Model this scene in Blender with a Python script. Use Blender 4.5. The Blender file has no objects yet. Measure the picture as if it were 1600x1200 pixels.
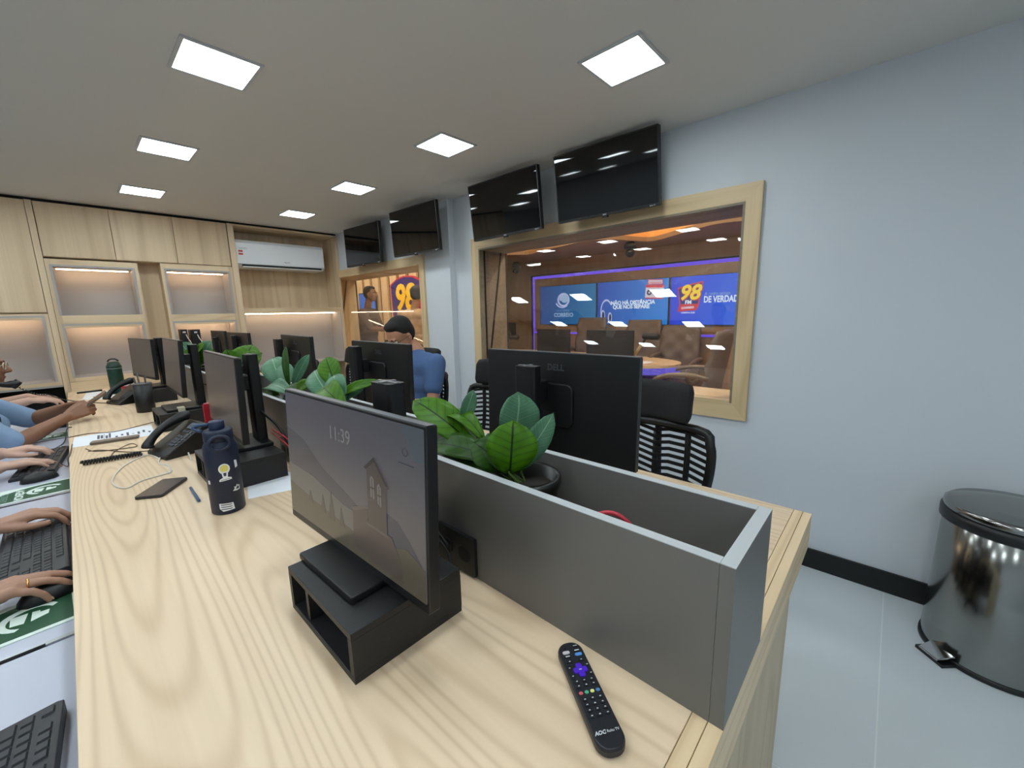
import bpy, bmesh, math, random
from mathutils import Vector, Matrix, Euler
random.seed(7)
PI = math.pi
S = bpy.context.scene
COL = S.collection

# ------------------------------------------------------------------ camera, world, exposure
CAM = dict(f=639.3268, yaw=0.8196, pitch=-0.1747, roll=-0.0237, zc=1.3305)
_y, _p, _r = CAM['yaw'], CAM['pitch'], CAM['roll']
CF = Vector((math.sin(_y)*math.cos(_p), math.cos(_y)*math.cos(_p), math.sin(_p)))
_R0 = Vector((math.cos(_y), -math.sin(_y), 0)); _U0 = _R0.cross(CF)
CR = _R0*math.cos(_r) + _U0*math.sin(_r); CU = -_R0*math.sin(_r) + _U0*math.cos(_r)
cd = bpy.data.cameras.new('camera'); cam = bpy.data.objects.new('camera', cd); COL.objects.link(cam)
cd.sensor_fit = 'HORIZONTAL'; cd.sensor_width = 36.0; cd.lens = CAM['f']/1600*36.0
cd.clip_start = 0.02; cd.clip_end = 60
m = Matrix((( CR.x, CU.x, -CF.x, 0), (CR.y, CU.y, -CF.y, 0), (CR.z, CU.z, -CF.z, CAM['zc']), (0, 0, 0, 1)))
cam.matrix_world = m
S.camera = cam

def at(u, v, axis, val):
    """the point on the plane axis = val that lies behind photograph pixel (u, v)"""
    d = CF + CR*((u-800)/CAM['f']) - CU*((v-600)/CAM['f'])
    o = Vector((0, 0, CAM['zc'])); i = 'xyz'.index(axis)
    return o + d*((val-o[i])/d[i])

w = bpy.data.worlds.new('world'); S.world = w; w.use_nodes = True
w.node_tree.nodes['Background'].inputs[0].default_value = (0.6, 0.65, 0.7, 1)
w.node_tree.nodes['Background'].inputs[1].default_value = 0.05
S.view_settings.view_transform = 'Standard'; S.view_settings.look = 'None'
S.view_settings.gamma = 1.0; S.view_settings.use_curve_mapping = False
S.view_settings.exposure = 0.0
LED = 31.0           # radiance of the ceiling panels
LEDC = (0.86, 0.97, 1.0)

# ------------------------------------------------------------------ materials
def srgb(r, g, b):
    f = lambda c: (c/255/12.92) if c/255 <= 0.04045 else ((c/255+0.055)/1.055)**2.4
    return (f(r), f(g), f(b), 1.0)
MATS = {}
def mat(name, col, rough=0.5, metal=0.0, emit=None, estr=0.0, spec=0.5, coat=0.0, noise=0.0, nscale=40, bump=0.0, trans=0.0, sheen=0.0):
    if name in MATS: return MATS[name]
    m = bpy.data.materials.new(name); m.use_nodes = True; MATS[name] = m
    nt = m.node_tree; b = nt.nodes['Principled BSDF']
    c = srgb(*col)
    b.inputs['Base Color'].default_value = c; b.inputs['Roughness'].default_value = rough
    b.inputs['Metallic'].default_value = metal; b.inputs['Specular IOR Level'].default_value = spec
    b.inputs['Coat Weight'].default_value = coat; b.inputs['Transmission Weight'].default_value = trans
    b.inputs['Sheen Weight'].default_value = sheen
    if emit: b.inputs['Emission Color'].default_value = srgb(*emit); b.inputs['Emission Strength'].default_value = estr
    if noise or bump:
        tc = nt.nodes.new('ShaderNodeTexCoord'); nz = nt.nodes.new('ShaderNodeTexNoise')
        nz.inputs['Scale'].default_value = nscale; nz.inputs['Detail'].default_value = 4
        nt.links.new(tc.outputs['Object'], nz.inputs['Vector'])
        if noise:
            mx = nt.nodes.new('ShaderNodeMix'); mx.data_type = 'RGBA'
            mx.inputs[6].default_value = tuple(x*(1-noise) for x in c[:3])+(1,); mx.inputs[7].default_value = tuple(min(1, x*(1+noise)) for x in c[:3])+(1,)
            nt.links.new(nz.outputs['Fac'], mx.inputs[0]); nt.links.new(mx.outputs[2], b.inputs['Base Color'])
        if bump:
            bp = nt.nodes.new('ShaderNodeBump'); bp.inputs['Strength'].default_value = bump; bp.inputs['Distance'].default_value = 0.002
            nt.links.new(nz.outputs['Fac'], bp.inputs['Height']); nt.links.new(bp.outputs['Normal'], b.inputs['Normal'])
    return m

def wood(name, light, dark, stretch, rings=9.0, rough=0.42, fine=0.25):
    """laminate with cathedral grain; stretch = low value along the grain axis"""
    if name in MATS: return MATS[name]
    m = bpy.data.materials.new(name); m.use_nodes = True; MATS[name] = m
    nt = m.node_tree; N = nt.nodes.new; L = nt.links.new; b = nt.nodes['Principled BSDF']
    tc = N('ShaderNodeTexCoord'); mp = N('ShaderNodeMapping'); mp.inputs['Scale'].default_value = stretch
    L(tc.outputs['Object'], mp.inputs['Vector'])
    n1 = N('ShaderNodeTexNoise'); n1.inputs['Scale'].default_value = 1.0; n1.inputs['Detail'].default_value = 1.5; n1.inputs['Roughness'].default_value = 0.4
    L(mp.outputs['Vector'], n1.inputs['Vector'])
    mu = N('ShaderNodeMath'); mu.operation = 'MULTIPLY'; mu.inputs[1].default_value = rings*6.283*2; L(n1.outputs['Fac'], mu.inputs[0])
    sn = N('ShaderNodeMath'); sn.operation = 'SINE'; L(mu.outputs[0], sn.inputs[0])
    mr = N('ShaderNodeMapRange'); mr.inputs[1].default_value = -1; mr.inputs[2].default_value = 1; L(sn.outputs[0], mr.inputs[0])
    pw = N('ShaderNodeMath'); pw.operation = 'POWER'; pw.inputs[1].default_value = 3.0; L(mr.outputs[0], pw.inputs[0])
    mp2 = N('ShaderNodeMapping'); mp2.inputs['Scale'].default_value = tuple(s*22 if s > 1 else s*3 for s in stretch); L(tc.outputs['Object'], mp2.inputs['Vector'])
    n2 = N('ShaderNodeTexNoise'); n2.inputs['Scale'].default_value = 1.0; n2.inputs['Detail'].default_value = 3; L(mp2.outputs['Vector'], n2.inputs['Vector'])
    n3 = N('ShaderNodeTexNoise'); n3.inputs['Scale'].default_value = 2.3; n3.inputs['Detail'].default_value = 2; L(mp.outputs['Vector'], n3.inputs['Vector'])
    a1 = N('ShaderNodeMath'); a1.operation = 'MULTIPLY'; a1.inputs[1].default_value = 0.36; L(pw.outputs[0], a1.inputs[0])
    a2 = N('ShaderNodeMath'); a2.operation = 'MULTIPLY_ADD'; a2.inputs[1].default_value = fine*1.6; L(n2.outputs['Fac'], a2.inputs[0]); L(a1.outputs[0], a2.inputs[2])
    a3 = N('ShaderNodeMath'); a3.operation = 'MULTIPLY_ADD'; a3.inputs[1].default_value = 0.5; L(n3.outputs['Fac'], a3.inputs[0]); L(a2.outputs[0], a3.inputs[2])
    sb = N('ShaderNodeMath'); sb.operation = 'SUBTRACT'; sb.inputs[1].default_value = 0.3; sb.use_clamp = True; L(a3.outputs[0], sb.inputs[0])
    mx = N('ShaderNodeMix'); mx.data_type = 'RGBA'; mx.inputs[6].default_value = srgb(*light); mx.inputs[7].default_value = srgb(*dark)
    L(sb.outputs[0], mx.inputs[0]); L(mx.outputs[2], b.inputs['Base Color'])
    b.inputs['Roughness'].default_value = rough
    return m

def emitter(name, col, strength):
    if name in MATS: return MATS[name]
    m = bpy.data.materials.new(name); m.use_nodes = True; MATS[name] = m
    nt = m.node_tree; nt.nodes.remove(nt.nodes['Principled BSDF'])
    e = nt.nodes.new('ShaderNodeEmission'); e.inputs[0].default_value = (col[0], col[1], col[2], 1); e.inputs[1].default_value = strength
    nt.links.new(e.outputs[0], nt.nodes['Material Output'].inputs[0]); return m

def glass_mat(name, tint=(0.97, 0.98, 0.98), base=0.04):
    if name in MATS: return MATS[name]
    m = bpy.data.materials.new(name); m.use_nodes = True; MATS[name] = m
    nt = m.node_tree; N = nt.nodes.new; L = nt.links.new; nt.nodes.remove(nt.nodes['Principled BSDF'])
    tr = N('ShaderNodeBsdfTransparent'); tr.inputs[0].default_value = tint+(1,)
    gl = N('ShaderNodeBsdfGlossy'); gl.inputs['Roughness'].default_value = 0.0; gl.inputs[0].default_value = (1, 1, 1, 1)
    lw = N('ShaderNodeLayerWeight'); lw.inputs['Blend'].default_value = 0.5
    pw = N('ShaderNodeMath'); pw.operation = 'POWER'; pw.inputs[1].default_value = 5; L(lw.outputs['Facing'], pw.inputs[0])
    ma = N('ShaderNodeMath'); ma.operation = 'MULTIPLY_ADD'; ma.inputs[1].default_value = 1-base; ma.inputs[2].default_value = base; L(pw.outputs[0], ma.inputs[0])
    mx = N('ShaderNodeMixShader'); L(ma.outputs[0], mx.inputs[0]); L(tr.outputs[0], mx.inputs[1]); L(gl.outputs[0], mx.inputs[2])
    L(mx.outputs[0], nt.nodes['Material Output'].inputs[0]); return m

def leaf_mat(name, light, dark, vein):
    """broad leaf: veins follow the leaf's own UV"""
    if name in MATS: return MATS[name]
    m = bpy.data.materials.new(name); m.use_nodes = True; MATS[name] = m
    nt = m.node_tree; N = nt.nodes.new; L = nt.links.new; b = nt.nodes['Principled BSDF']
    uv = N('ShaderNodeTexCoord'); sp = N('ShaderNodeSeparateXYZ'); L(uv.outputs['UV'], sp.inputs[0])
    def M(op, a, c=None, d=None, clamp=False):
        n = N('ShaderNodeMath'); n.operation = op; n.use_clamp = clamp
        for i, x in enumerate((a, c, d)):
            if x is None: continue
            if hasattr(x, 'is_output'): L(x, n.inputs[i])
            else: n.inputs[i].default_value = x
        return n.outputs[0]
    ax = M('ABSOLUTE', M('SUBTRACT', sp.outputs['X'], 0.5))
    mid = M('LESS_THAN', ax, 0.018)
    ph = M('MULTIPLY', M('SUBTRACT', sp.outputs['Y'], M('MULTIPLY', ax, 0.45)), 7.5)
    fr = M('ABSOLUTE', M('SUBTRACT', M('FRACT', ph), 0.5))
    side = M('LESS_THAN', fr, 0.05)
    vn = M('MAXIMUM', mid, M('MULTIPLY', side, 0.42))
    nz = N('ShaderNodeTexNoise'); nz.inputs['Scale'].default_value = 25; L(uv.outputs['Object'], nz.inputs['Vector'])
    mx = N('ShaderNodeMix'); mx.data_type = 'RGBA'; mx.inputs[6].default_value = srgb(*light); mx.inputs[7].default_value = srgb(*dark)
    L(M('MULTIPLY_ADD', fr, -0.5, M('MULTIPLY', nz.outputs['Fac'], 1.1)), mx.inputs[0])
    m2 = N('ShaderNodeMix'); m2.data_type = 'RGBA'; m2.inputs[7].default_value = srgb(*vein)
    L(vn, m2.inputs[0]); L(mx.outputs[2], m2.inputs[6]); L(m2.outputs[2], b.inputs['Base Color'])
    b.inputs['Roughness'].default_value = 0.42; b.inputs['Specular IOR Level'].default_value = 0.22; b.inputs['Subsurface Weight'].default_value = 0.0
    return m

WOOD_DESK = wood('desk_ash_laminate', (232, 207, 176), (190, 158, 122), (2.8, 0.30, 2.8), rings=24, rough=0.4)
WOOD_END = wood('desk_ash_end_laminate', (236, 210, 172), (196, 162, 120), (0.45, 7.5, 7.5), rings=5, rough=0.42)
WOOD_CAB = wood('cabinet_oak_laminate', (222, 199, 166), (178, 151, 118), (4.5, 4.5, 0.12), rings=3, rough=0.5)
WOOD_CAB_H = wood('cabinet_oak_laminate_horizontal', (228, 204, 168), (186, 156, 120), (0.4, 5.0, 5.0), rings=4, rough=0.5)
WOOD_FRAME_Y = wood('window_frame_oak_horizontal', (222, 196, 154), (182, 152, 112), (6.0, 0.5, 6.0), rings=4, rough=0.45)
WOOD_FRAME_Z = wood('window_frame_oak_vertical', (222, 196, 154), (182, 152, 112), (6.0, 6.0, 0.5), rings=4, rough=0.45)
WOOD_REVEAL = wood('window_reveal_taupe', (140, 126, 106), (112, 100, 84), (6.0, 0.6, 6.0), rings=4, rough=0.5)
WOOD_STUDIO = wood('studio_brown_panelling', (166, 134, 98), (138, 108, 76), (4.0, 4.0, 0.6), rings=3, rough=0.5)
WOOD_SLAT = wood('slat_wall_pale_wood', (238, 208, 164), (212, 176, 130), (8.0, 8.0, 0.6), rings=3, rough=0.5)
WHITE_WALL = mat('painted_wall_cool_white', (210, 215, 221), 0.75, noise=0.02, nscale=3, bump=0.05)
CEIL = mat('ceiling_white_paint', (214, 211, 206), 0.85)
BLACK = mat('black_plastic', (17, 17, 19), 0.42)
BLACK_M = mat('black_matte', (14, 14, 15), 0.7)
BLACK_MDF = mat('black_textured_board', (24, 24, 26), 0.5, bump=0.15, nscale=300)
SCREEN = mat('dark_glass_screen', (6, 6, 8), 0.03, spec=0.5)
GREY = mat('grey_laminate', (108, 106, 103), 0.38)
GREY_EDGE = mat('grey_laminate_edge', (178, 182, 184), 0.5)
NICHE = mat('niche_grey_laminate', (172, 166, 163), 0.55)
WHITE = mat('white_plastic', (222, 224, 228), 0.35)
PAPER = mat('white_paper', (236, 239, 246), 0.7)
CHROME = mat('polished_steel', (200, 200, 200), 0.1, metal=1.0)
STEEL = mat('brushed_steel', (170, 172, 175), 0.3, metal=1.0)
TRAY = mat('tray_pale_laminate', (178, 182, 198), 0.35)
FABRIC = mat('black_chair_fabric', (19, 19, 22), 0.85, bump=0.4, nscale=600)

# ------------------------------------------------------------------ mesh helpers
KIDS = {}
def reg(o, par): KIDS.setdefault(par.name, []).append(o)
class MB:
    """collects shapes, then links them as ONE mesh object"""
    def __init__(s): s.v = []; s.f = []; s.mi = []; s.sm = []; s.uv = None
    def add(s, vs, fs, mi=0, smooth=False, M=None):
        o = len(s.v)
        for p in vs:
            p = Vector(p); s.v.append(M @ p if M is not None else p)
        for f in fs: s.f.append(tuple(i+o for i in f)); s.mi.append(mi); s.sm.append(smooth)
        return s
    def box(s, x0, x1, y0, y1, z0, z1, mi=0, M=None):
        vs = [(x0,y0,z0),(x1,y0,z0),(x1,y1,z0),(x0,y1,z0),(x0,y0,z1),(x1,y0,z1),(x1,y1,z1),(x0,y1,z1)]
        return s.add(vs, [(3,2,1,0),(4,5,6,7),(0,1,5,4),(1,2,6,5),(2,3,7,6),(3,0,4,7)], mi, False, M)
    def prism(s, poly, z0, z1, mi=0, M=None, smooth=False, poly1=None):
        n = len(poly); p1 = poly1 or poly
        vs = [(x,y,z0) for x,y in poly]+[(x,y,z1) for x,y in p1]
        s.add(vs, [tuple(range(n-1,-1,-1)), tuple(range(n,2*n))], mi, False, M)
        o = len(s.v)-2*n
        for i in range(n):
            j = (i+1) % n; s.f.append((o+i,o+j,o+n+j,o+n+i)); s.mi.append(mi); s.sm.append(smooth)
        return s
    def poly(s, pts, mi=0, M=None): return s.add(pts, [tuple(range(len(pts)))], mi, False, M)
    def lathe(s, prof, n=24, mi=0, M=None, cx=0, cy=0, caps=True):
        vs = []; fs = []
        for r, z in prof:
            for i in range(n): a = 2*PI*i/n; vs.append((cx+r*math.cos(a), cy+r*math.sin(a), z))
        k = len(prof)
        for j in range(k-1):
            for i in range(n): i2 = (i+1) % n; fs.append((j*n+i, j*n+i2, (j+1)*n+i2, (j+1)*n+i))
        s.add(vs, fs, mi, True, M); o = len(s.v)-k*n
        if not caps: return s
        s.f.append(tuple(o+i for i in range(n-1,-1,-1))); s.mi.append(mi); s.sm.append(False)
        s.f.append(tuple(o+(k-1)*n+i for i in range(n))); s.mi.append(mi); s.sm.append(False)
        return s
    def tube(s, pts, r, n=8, mi=0, closed=False, M=None):
        pts = [Vector(p) for p in pts]; k = len(pts); vs = []; fs = []
        rr = r if isinstance(r, (list, tuple)) else [r]*k
        up = Vector((0.13, 0.21, 0.97)); prev = None
        for i, p in enumerate(pts):
            if closed: d = pts[(i+1) % k]-pts[i-1]
            else: d = pts[min(i+1, k-1)]-pts[max(i-1, 0)]
            if d.length < 1e-9: d = Vector((0, 0, 1))
            d.normalize()
            a = (prev - d*prev.dot(d)) if prev is not None else d.cross(up)
            if a.length < 1e-5: a = d.cross(Vector((1, 0, 0)))
            a.normalize(); b = d.cross(a); prev = a
            for j in range(n): t = 2*PI*j/n; vs.append(p + (a*math.cos(t)+b*math.sin(t))*rr[i])
        for i in range(k if closed else k-1):
            i2 = (i+1) % k
            for j in range(n): j2 = (j+1) % n; fs.append((i*n+j, i*n+j2, i2*n+j2, i2*n+j))
        s.add(vs, fs, mi, True, M)
        if not closed:
            o = len(s.v)-k*n
            s.f.append(tuple(o+j for j in range(n-1,-1,-1))); s.mi.append(mi); s.sm.append(False)
            s.f.append(tuple(o+(k-1)*n+j for j in range(n))); s.mi.append(mi); s.sm.append(False)
        return s
    def cyl(s, p0, p1, r0, r1=None, n=16, mi=0): return s.tube([p0, p1], [r0, r1 if r1 is not None else r0], n, mi)
    def cap(s, p0, p1, r0, r1, n=14, h=4, mi=0):
        """tapered capsule"""
        p0 = Vector(p0); p1 = Vector(p1); d = p1-p0; L = d.length
        d = d/L if L > 1e-6 else Vector((0, 0, 1))
        pts = []; rr = []
        for i in range(h+1):
            a = PI/2*i/h; pts.append(p0 - d*r0*math.cos(a)); rr.append(max(1e-4, r0*math.sin(a)))
        for i in range(h+1):
            a = PI/2*i/h; pts.append(p1 + d*r1*math.sin(a)); rr.append(max(1e-4, r1*math.cos(a)))
        return s.tube(pts, rr, n, mi)
    def ell(s, c, rx, ry, rz, R=None, n=18, k=11, mi=0):
        vs = []; fs = []; c = Vector(c)
        for j in range(1, k):
            ph = PI*j/k
            for i in range(n):
                t = 2*PI*i/n; p = Vector((rx*math.sin(ph)*math.cos(t), ry*math.sin(ph)*math.sin(t), -rz*math.cos(ph)))
                vs.append(c + (R @ p if R is not None else p))
        b = Vector((0,0,-rz)); t_ = Vector((0,0,rz)); vs.append(c+(R @ b if R is not None else b)); vs.append(c+(R @ t_ if R is not None else t_))
        for j in range(k-2):
            for i in range(n): i2 = (i+1) % n; fs.append((j*n+i, j*n+i2, (j+1)*n+i2, (j+1)*n+i))
        B = len(vs)-2; T = B+1
        for i in range(n): i2 = (i+1) % n; fs.append((B, i2, i)); fs.append((T, (k-2)*n+i, (k-2)*n+i2))
        return s.add(vs, fs, mi, True)
    def text(s, txt, size, M, mi=0, ext=0.0004, align='CENTER', bold=0.0, shear=0.0, space=1.0, sx=1.0):
        cu = bpy.data.curves.new('txt', 'FONT'); cu.body = txt; cu.size = size; cu.extrude = ext; cu.align_x = align; cu.align_y = 'CENTER'
        cu.offset = bold*size; cu.shear = shear; cu.space_character = space; cu.resolution_u = 3
        o = bpy.data.objects.new('txt', cu); COL.objects.link(o)
        dg = bpy.context.evaluated_depsgraph_get(); me = bpy.data.meshes.new_from_object(o.evaluated_get(dg))
        MS = M @ Matrix.Diagonal((sx, 1, 1, 1))
        s.add([v.co.copy() for v in me.vertices], [tuple(p.vertices) for p in me.polygons], mi, False, MS)
        bpy.data.objects.remove(o); bpy.data.curves.remove(cu); bpy.data.meshes.remove(me)
        return s
    def mesh(s, name, mats):
        me = bpy.data.meshes.new(name); me.from_pydata([tuple(v) for v in s.v], [], s.f)
        for m_ in (mats if isinstance(mats, (list, tuple)) else [mats]): me.materials.append(m_)
        me.polygons.foreach_set('material_index', s.mi); me.polygons.foreach_set('use_smooth', s.sm)
        me.update(); return me
    def build(s, name, mats, parent=None, bevel=0.0, world=False):
        me = s.mesh(name, mats)
        o = bpy.data.objects.new(name, me); COL.objects.link(o)
        if parent is not None:
            o.parent = parent; reg(o, parent)
            if world: o.matrix_parent_inverse = base_matrix(parent).inverted()
        if bevel:
            b = o.modifiers.new('bevel', 'BEVEL'); b.width = bevel; b.segments = 2; b.limit_method = 'ANGLE'; b.angle_limit = 0.6; b.harden_normals = False
        return o
def base_matrix(o):
    M = Matrix.LocRotScale(o.location, o.rotation_euler, o.scale)
    if o.parent: M = base_matrix(o.parent) @ o.matrix_parent_inverse @ M
    return M
def tag(o, label=None, cat=None, group=None, kind=None):
    if label: o['label'] = label
    if cat: o['category'] = cat
    if group: o['group'] = group
    if kind: o['kind'] = kind
    return o
def thing(name, label, cat, loc=(0,0,0), rotz=0.0, group=None, kind=None):
    o = bpy.data.objects.new(name, None); COL.objects.link(o); o.empty_display_size = 0.05
    o.location = loc; o.rotation_euler = (0, 0, rotz)
    return tag(o, label, cat, group, kind)
def dup(root, loc=None, rotz=None, label=None, group=None):
    def cp(o, par):
        c = o.copy(); COL.objects.link(c)
        if par is not None:
            inv = o.matrix_parent_inverse.copy(); c.parent = par; c.matrix_parent_inverse = inv; reg(c, par)
        for ch in list(KIDS.get(o.name, [])): cp(ch, c)
        return c
    r = cp(root, None)
    if loc is not None: r.location = loc
    if rotz is not None: r.rotation_euler = (0, 0, rotz)
    if label: r['label'] = label
    if group: r['group'] = group
    return r
def part(mb, name, mats, parent, bevel=0.0): return mb.build(name, mats, parent, bevel)
def solo(mb, name, mats, label, cat, group=None, bevel=0.0, kind=None):
    return tag(mb.build(name, mats, None, bevel), label, cat, group, kind)
def struct(mb, name, mats, parent=None, bevel=0.0):
    o = mb.build(name, mats, parent, bevel)
    if parent is None: o['kind'] = 'structure'
    return o
def frame(x, y, z):
    """4x4 with columns x, y, z axes"""
    def F(o):
        return Matrix(((x[0],y[0],z[0],o[0]),(x[1],y[1],z[1],o[1]),(x[2],y[2],z[2],o[2]),(0,0,0,1)))
    return F
def rrect(w, h, r, n=5, cx=0, cy=0):
    p = []
    for (sx, sy, a0) in ((1,1,0),(-1,1,PI/2),(-1,-1,PI),(1,-1,1.5*PI)):
        for i in range(n+1):
            a = a0+PI/2*i/n; p.append((cx+sx*(w/2-r)+r*math.cos(a), cy+sy*(h/2-r)+r*math.sin(a)))
    return p
def smooth_path(pts, n=6):
    """Catmull-Rom through the points"""
    P = [Vector(p) for p in pts]; P = [P[0]*2-P[1]]+P+[P[-1]*2-P[-2]]; o = []
    for i in range(1, len(P)-2):
        for k in range(n):
            t = k/n; a, b, c, d = P[i-1], P[i], P[i+1], P[i+2]
            o.append(0.5*((2*b)+(c-a)*t+(2*a-5*b+4*c-d)*t*t+(3*b-a-3*c+d)*t**3))
    o.append(P[-2]); return o
def remesh(mb, voxel, smooth=3, factor=0.5):
    """union of the collected closed shapes as one continuous surface"""
    me = mb.mesh('tmp', [BLACK]); o = bpy.data.objects.new('tmp', me); COL.objects.link(o)
    r = o.modifiers.new('r', 'REMESH'); r.mode = 'VOXEL'; r.voxel_size = voxel; r.use_smooth_shade = True
    if smooth: s_ = o.modifiers.new('s', 'SMOOTH'); s_.iterations = smooth; s_.factor = factor
    dg = bpy.context.evaluated_depsgraph_get(); out = bpy.data.meshes.new_from_object(o.evaluated_get(dg))
    bpy.data.objects.remove(o); bpy.data.meshes.remove(me)
    out.materials.clear(); return out
def link_mesh(me, name, material, parent=None):
    me.name = name; me.materials.append(material)
    o = bpy.data.objects.new(name, me); COL.objects.link(o)
    if parent is not None: o.parent = parent; reg(o, parent)
    return o
# ------------------------------------------------------------------ the room shell
XW, XF, H, YB = 2.432, 2.372, 2.3015, 5.053       # right wall, its far section, ceiling height, cabinet fronts
XL, YN, YE = -2.6, -2.6, 5.46
fl = MB().box(XL, 2.742, YN, YE, -0.12, -0.0012).build('floor', mat('floor_grout', (226, 230, 232), 0.8)); fl['kind'] = 'structure'
TILE = mat('grey_porcelain_tile', (206, 213, 218), 0.33, noise=0.07, nscale=2.2)
TW = 1.2
def tile_row(y0, y1):
    x = 2.432
    while x > XL:
        a = max(x-TW, XL)
        MB().box(a+0.002, x-0.002, y0+0.002, y1-0.002, -0.0011, 0.0).build('tile', TILE, fl)
        x -= TW
ys = [-0.087+TW*k for k in range(-3, 6)]
for a, b in zip(ys[:-1], ys[1:]):
    a, b = max(a, YN), min(b, YE)
    if b-a > 0.02: tile_row(a, b)
struct(MB().box(XL, 2.75, YN, YE, H, H+0.1), 'ceiling', CEIL)
# right wall with the two window openings and the step at y = 2.93
W1 = (0.613, 2.60, 0.81, 1.85); W2 = (3.36, 5.40, 0.81, 1.80)
wr = MB()
def holed(x0, x1, y0, y1, W):
    wr.box(x0, x1, y0, W[0], 0, H); wr.box(x0, x1, W[1], y1, 0, H)
    wr.box(x0, x1, W[0], W[1], 0, W[2]); wr.box(x0, x1, W[0], W[1], W[3], H)
holed(XW, 2.74, YN, 2.93, W1); holed(XF, 2.74, 2.93, YE, W2)
struct(wr, 'wall_right', WHITE_WALL)
struct(MB().box(XL, 2.74, YE, YE+0.1, 0, H), 'wall_back', mat('painted_wall_warm', (200, 196, 190), 0.8))
struct(MB().box(XL-0.1, XL, YN, YE, 0, H), 'wall_left', WHITE_WALL)
struct(MB().box(XL, 2.74, YN-0.1, YN, 0, H), 'wall_front', WHITE_WALL)
BB = mat('black_skirting', (9, 9, 10), 0.5)
struct(MB().box(XW-0.014, XW, YN, 2.93, 0, 0.1), 'baseboard_right', BB)
struct(MB().box(XF-0.014, XF, 2.93, YB, 0, 0.1), 'trim_2', BB)

def window(n, x0, W, fw, thick=0.022, top=0.085, pane_x=0.03, tilt=True, xback=2.738):
    y0, y1, z0, z1 = W
    r = thing('window_%d' % n, None, None, (0, 0, 0), 0, None, 'structure')
    fx = x0-thick
    # mitred face frame, four boards
    def board(a, b, c, d, m, nm):
        mb = MB(); pts = [a, b, c, d]
        mb.add([(fx, p[0], p[1]) for p in pts]+[(x0, p[0], p[1]) for p in pts],
               [(0,1,2,3),(7,6,5,4),(0,4,5,1),(1,5,6,2),(2,6,7,3),(3,7,4,0)])
        part(mb, 'frame_board', m, r)
    oy0, oy1, oz0, oz1 = y0-fw, y1+(fw+0.015 if n == 1 else 0.04), z0-0.09, z1+top
    board((oy0, oz1), (oy1, oz1), (y1, z1), (y0, z1), WOOD_FRAME_Y, 't')
    board((oy1, oz0), (oy0, oz0), (y0, z0), (y1, z0), WOOD_FRAME_Y, 'b')
    board((oy0, oz0), (oy0, oz1), (y0, z1), (y0, z0), WOOD_FRAME_Z, 'n')
    board((oy1, oz1), (oy1, oz0), (y1, z0), (y1, z1), WOOD_FRAME_Z, 'f')
    # dark shadow-gap backing just outside the frame
    t = 0.012
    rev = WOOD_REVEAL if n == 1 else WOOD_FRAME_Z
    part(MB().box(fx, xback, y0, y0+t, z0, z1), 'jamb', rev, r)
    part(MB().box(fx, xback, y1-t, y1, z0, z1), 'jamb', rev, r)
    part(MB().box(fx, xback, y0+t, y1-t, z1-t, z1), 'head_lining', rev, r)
    part(MB().box(fx, xback, y0+t, y1-t, z0, z0+t), 'sill', WOOD_FRAME_Y, r)
    g = glass_mat('window_glass')
    px = x0+pane_x
    part(MB().box(px, px+0.006, y0+t, y1-t, z0+t, z1-t), 'pane', g, r)
    # second pane leans back at the top
    xa, xb = x0+0.045, x0+0.233
    za, zb = z0+t, z1-t
    mb = MB(); q = []
    for (x, z) in ((xa, za), (xb, zb), (xb+0.006, zb), (xa+0.006, za)): q.append((x, z))
    mb.add([(x, y0+t, z) for x, z in q]+[(x, y1-t, z) for x, z in q], [(0,1,2,3),(7,6,5,4),(0,4,5,1),(1,5,6,2),(2,6,7,3),(3,7,4,0)])
    part(mb, 'pane', g, r)
    gk = MB()
    for y in (y0+t, y1-t-0.006):
        gk.box(px-0.004, px+0.01, y, y+0.006, z0+t, z1-t)
        gk.add([(x+dx, yy, z) for yy in (y, y+0.006) for (x, z, dx) in ((xa, za, -0.006), (xb, zb, -0.006), (xb, zb, 0.008), (xa, za, 0.008))],
               [(0,1,2,3),(7,6,5,4),(0,4,5,1),(1,5,6,2),(2,6,7,3),(3,7,4,0)])
        gk.box(xback-0.012, xback, y, y+0.006, z0+t, z1-t)
    part(gk, 'gasket', mat('gasket_black', (20, 18, 16), 0.6), r)
    return r
window(1, XW, W1, 0.073)
window(2, XF, W2, 0.062, top=0.075)

# ------------------------------------------------------------------ ceiling light panels
LEDM = emitter('led_diffuser', LEDC, LED)
LFR = mat('light_trim', (196, 198, 200), 0.5)
def panel(x, y, label, group=None):
    t = thing('ceiling_light', label, 'light', (x, y, H), 0, group)
    h = 0.118
    part(MB().box(-h, h, -h, h, -0.0045, -0.001), 'diffuser', LEDM, t)
    f = MB(); w_ = 0.013
    f.box(-h-w_, -h, -h-w_, h+w_, -0.007, 0); f.box(h, h+w_, -h-w_, h+w_, -0.007, 0)
    f.box(-h, h, -h-w_, -h, -0.007, 0); f.box(-h, h, h, h+w_, -0.007, 0)
    part(f, 'trim_frame', LFR, t)
SKIP = {(1.66, -0.24), (1.66, -1.37)}
PX, PY = (1.66, 0.54, -0.58, -1.70), (4.315, 3.18, 2.04, 0.90, -0.24, -1.37)
order = ['farthest', 'third', 'second', 'nearest']
for x in PX:
    for k, y in enumerate(PY):
        if (x, y) in SKIP: continue
        if x == 1.66 and k < 4: panel(x, y, 'square LED ceiling panel, %s of the right-hand row of four towards the screens' % order[k], 'right row of ceiling panels')
        elif x == 0.54 and k < 3: panel(x, y, 'square LED ceiling panel, %s of the left-hand row of three above the long desk' % ['farthest', 'middle', 'nearest'][k], 'left row of ceiling panels')
        else: panel(x, y, 'square LED ceiling panel outside the frame, seen only in reflections', 'ceiling panels outside the frame')

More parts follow.
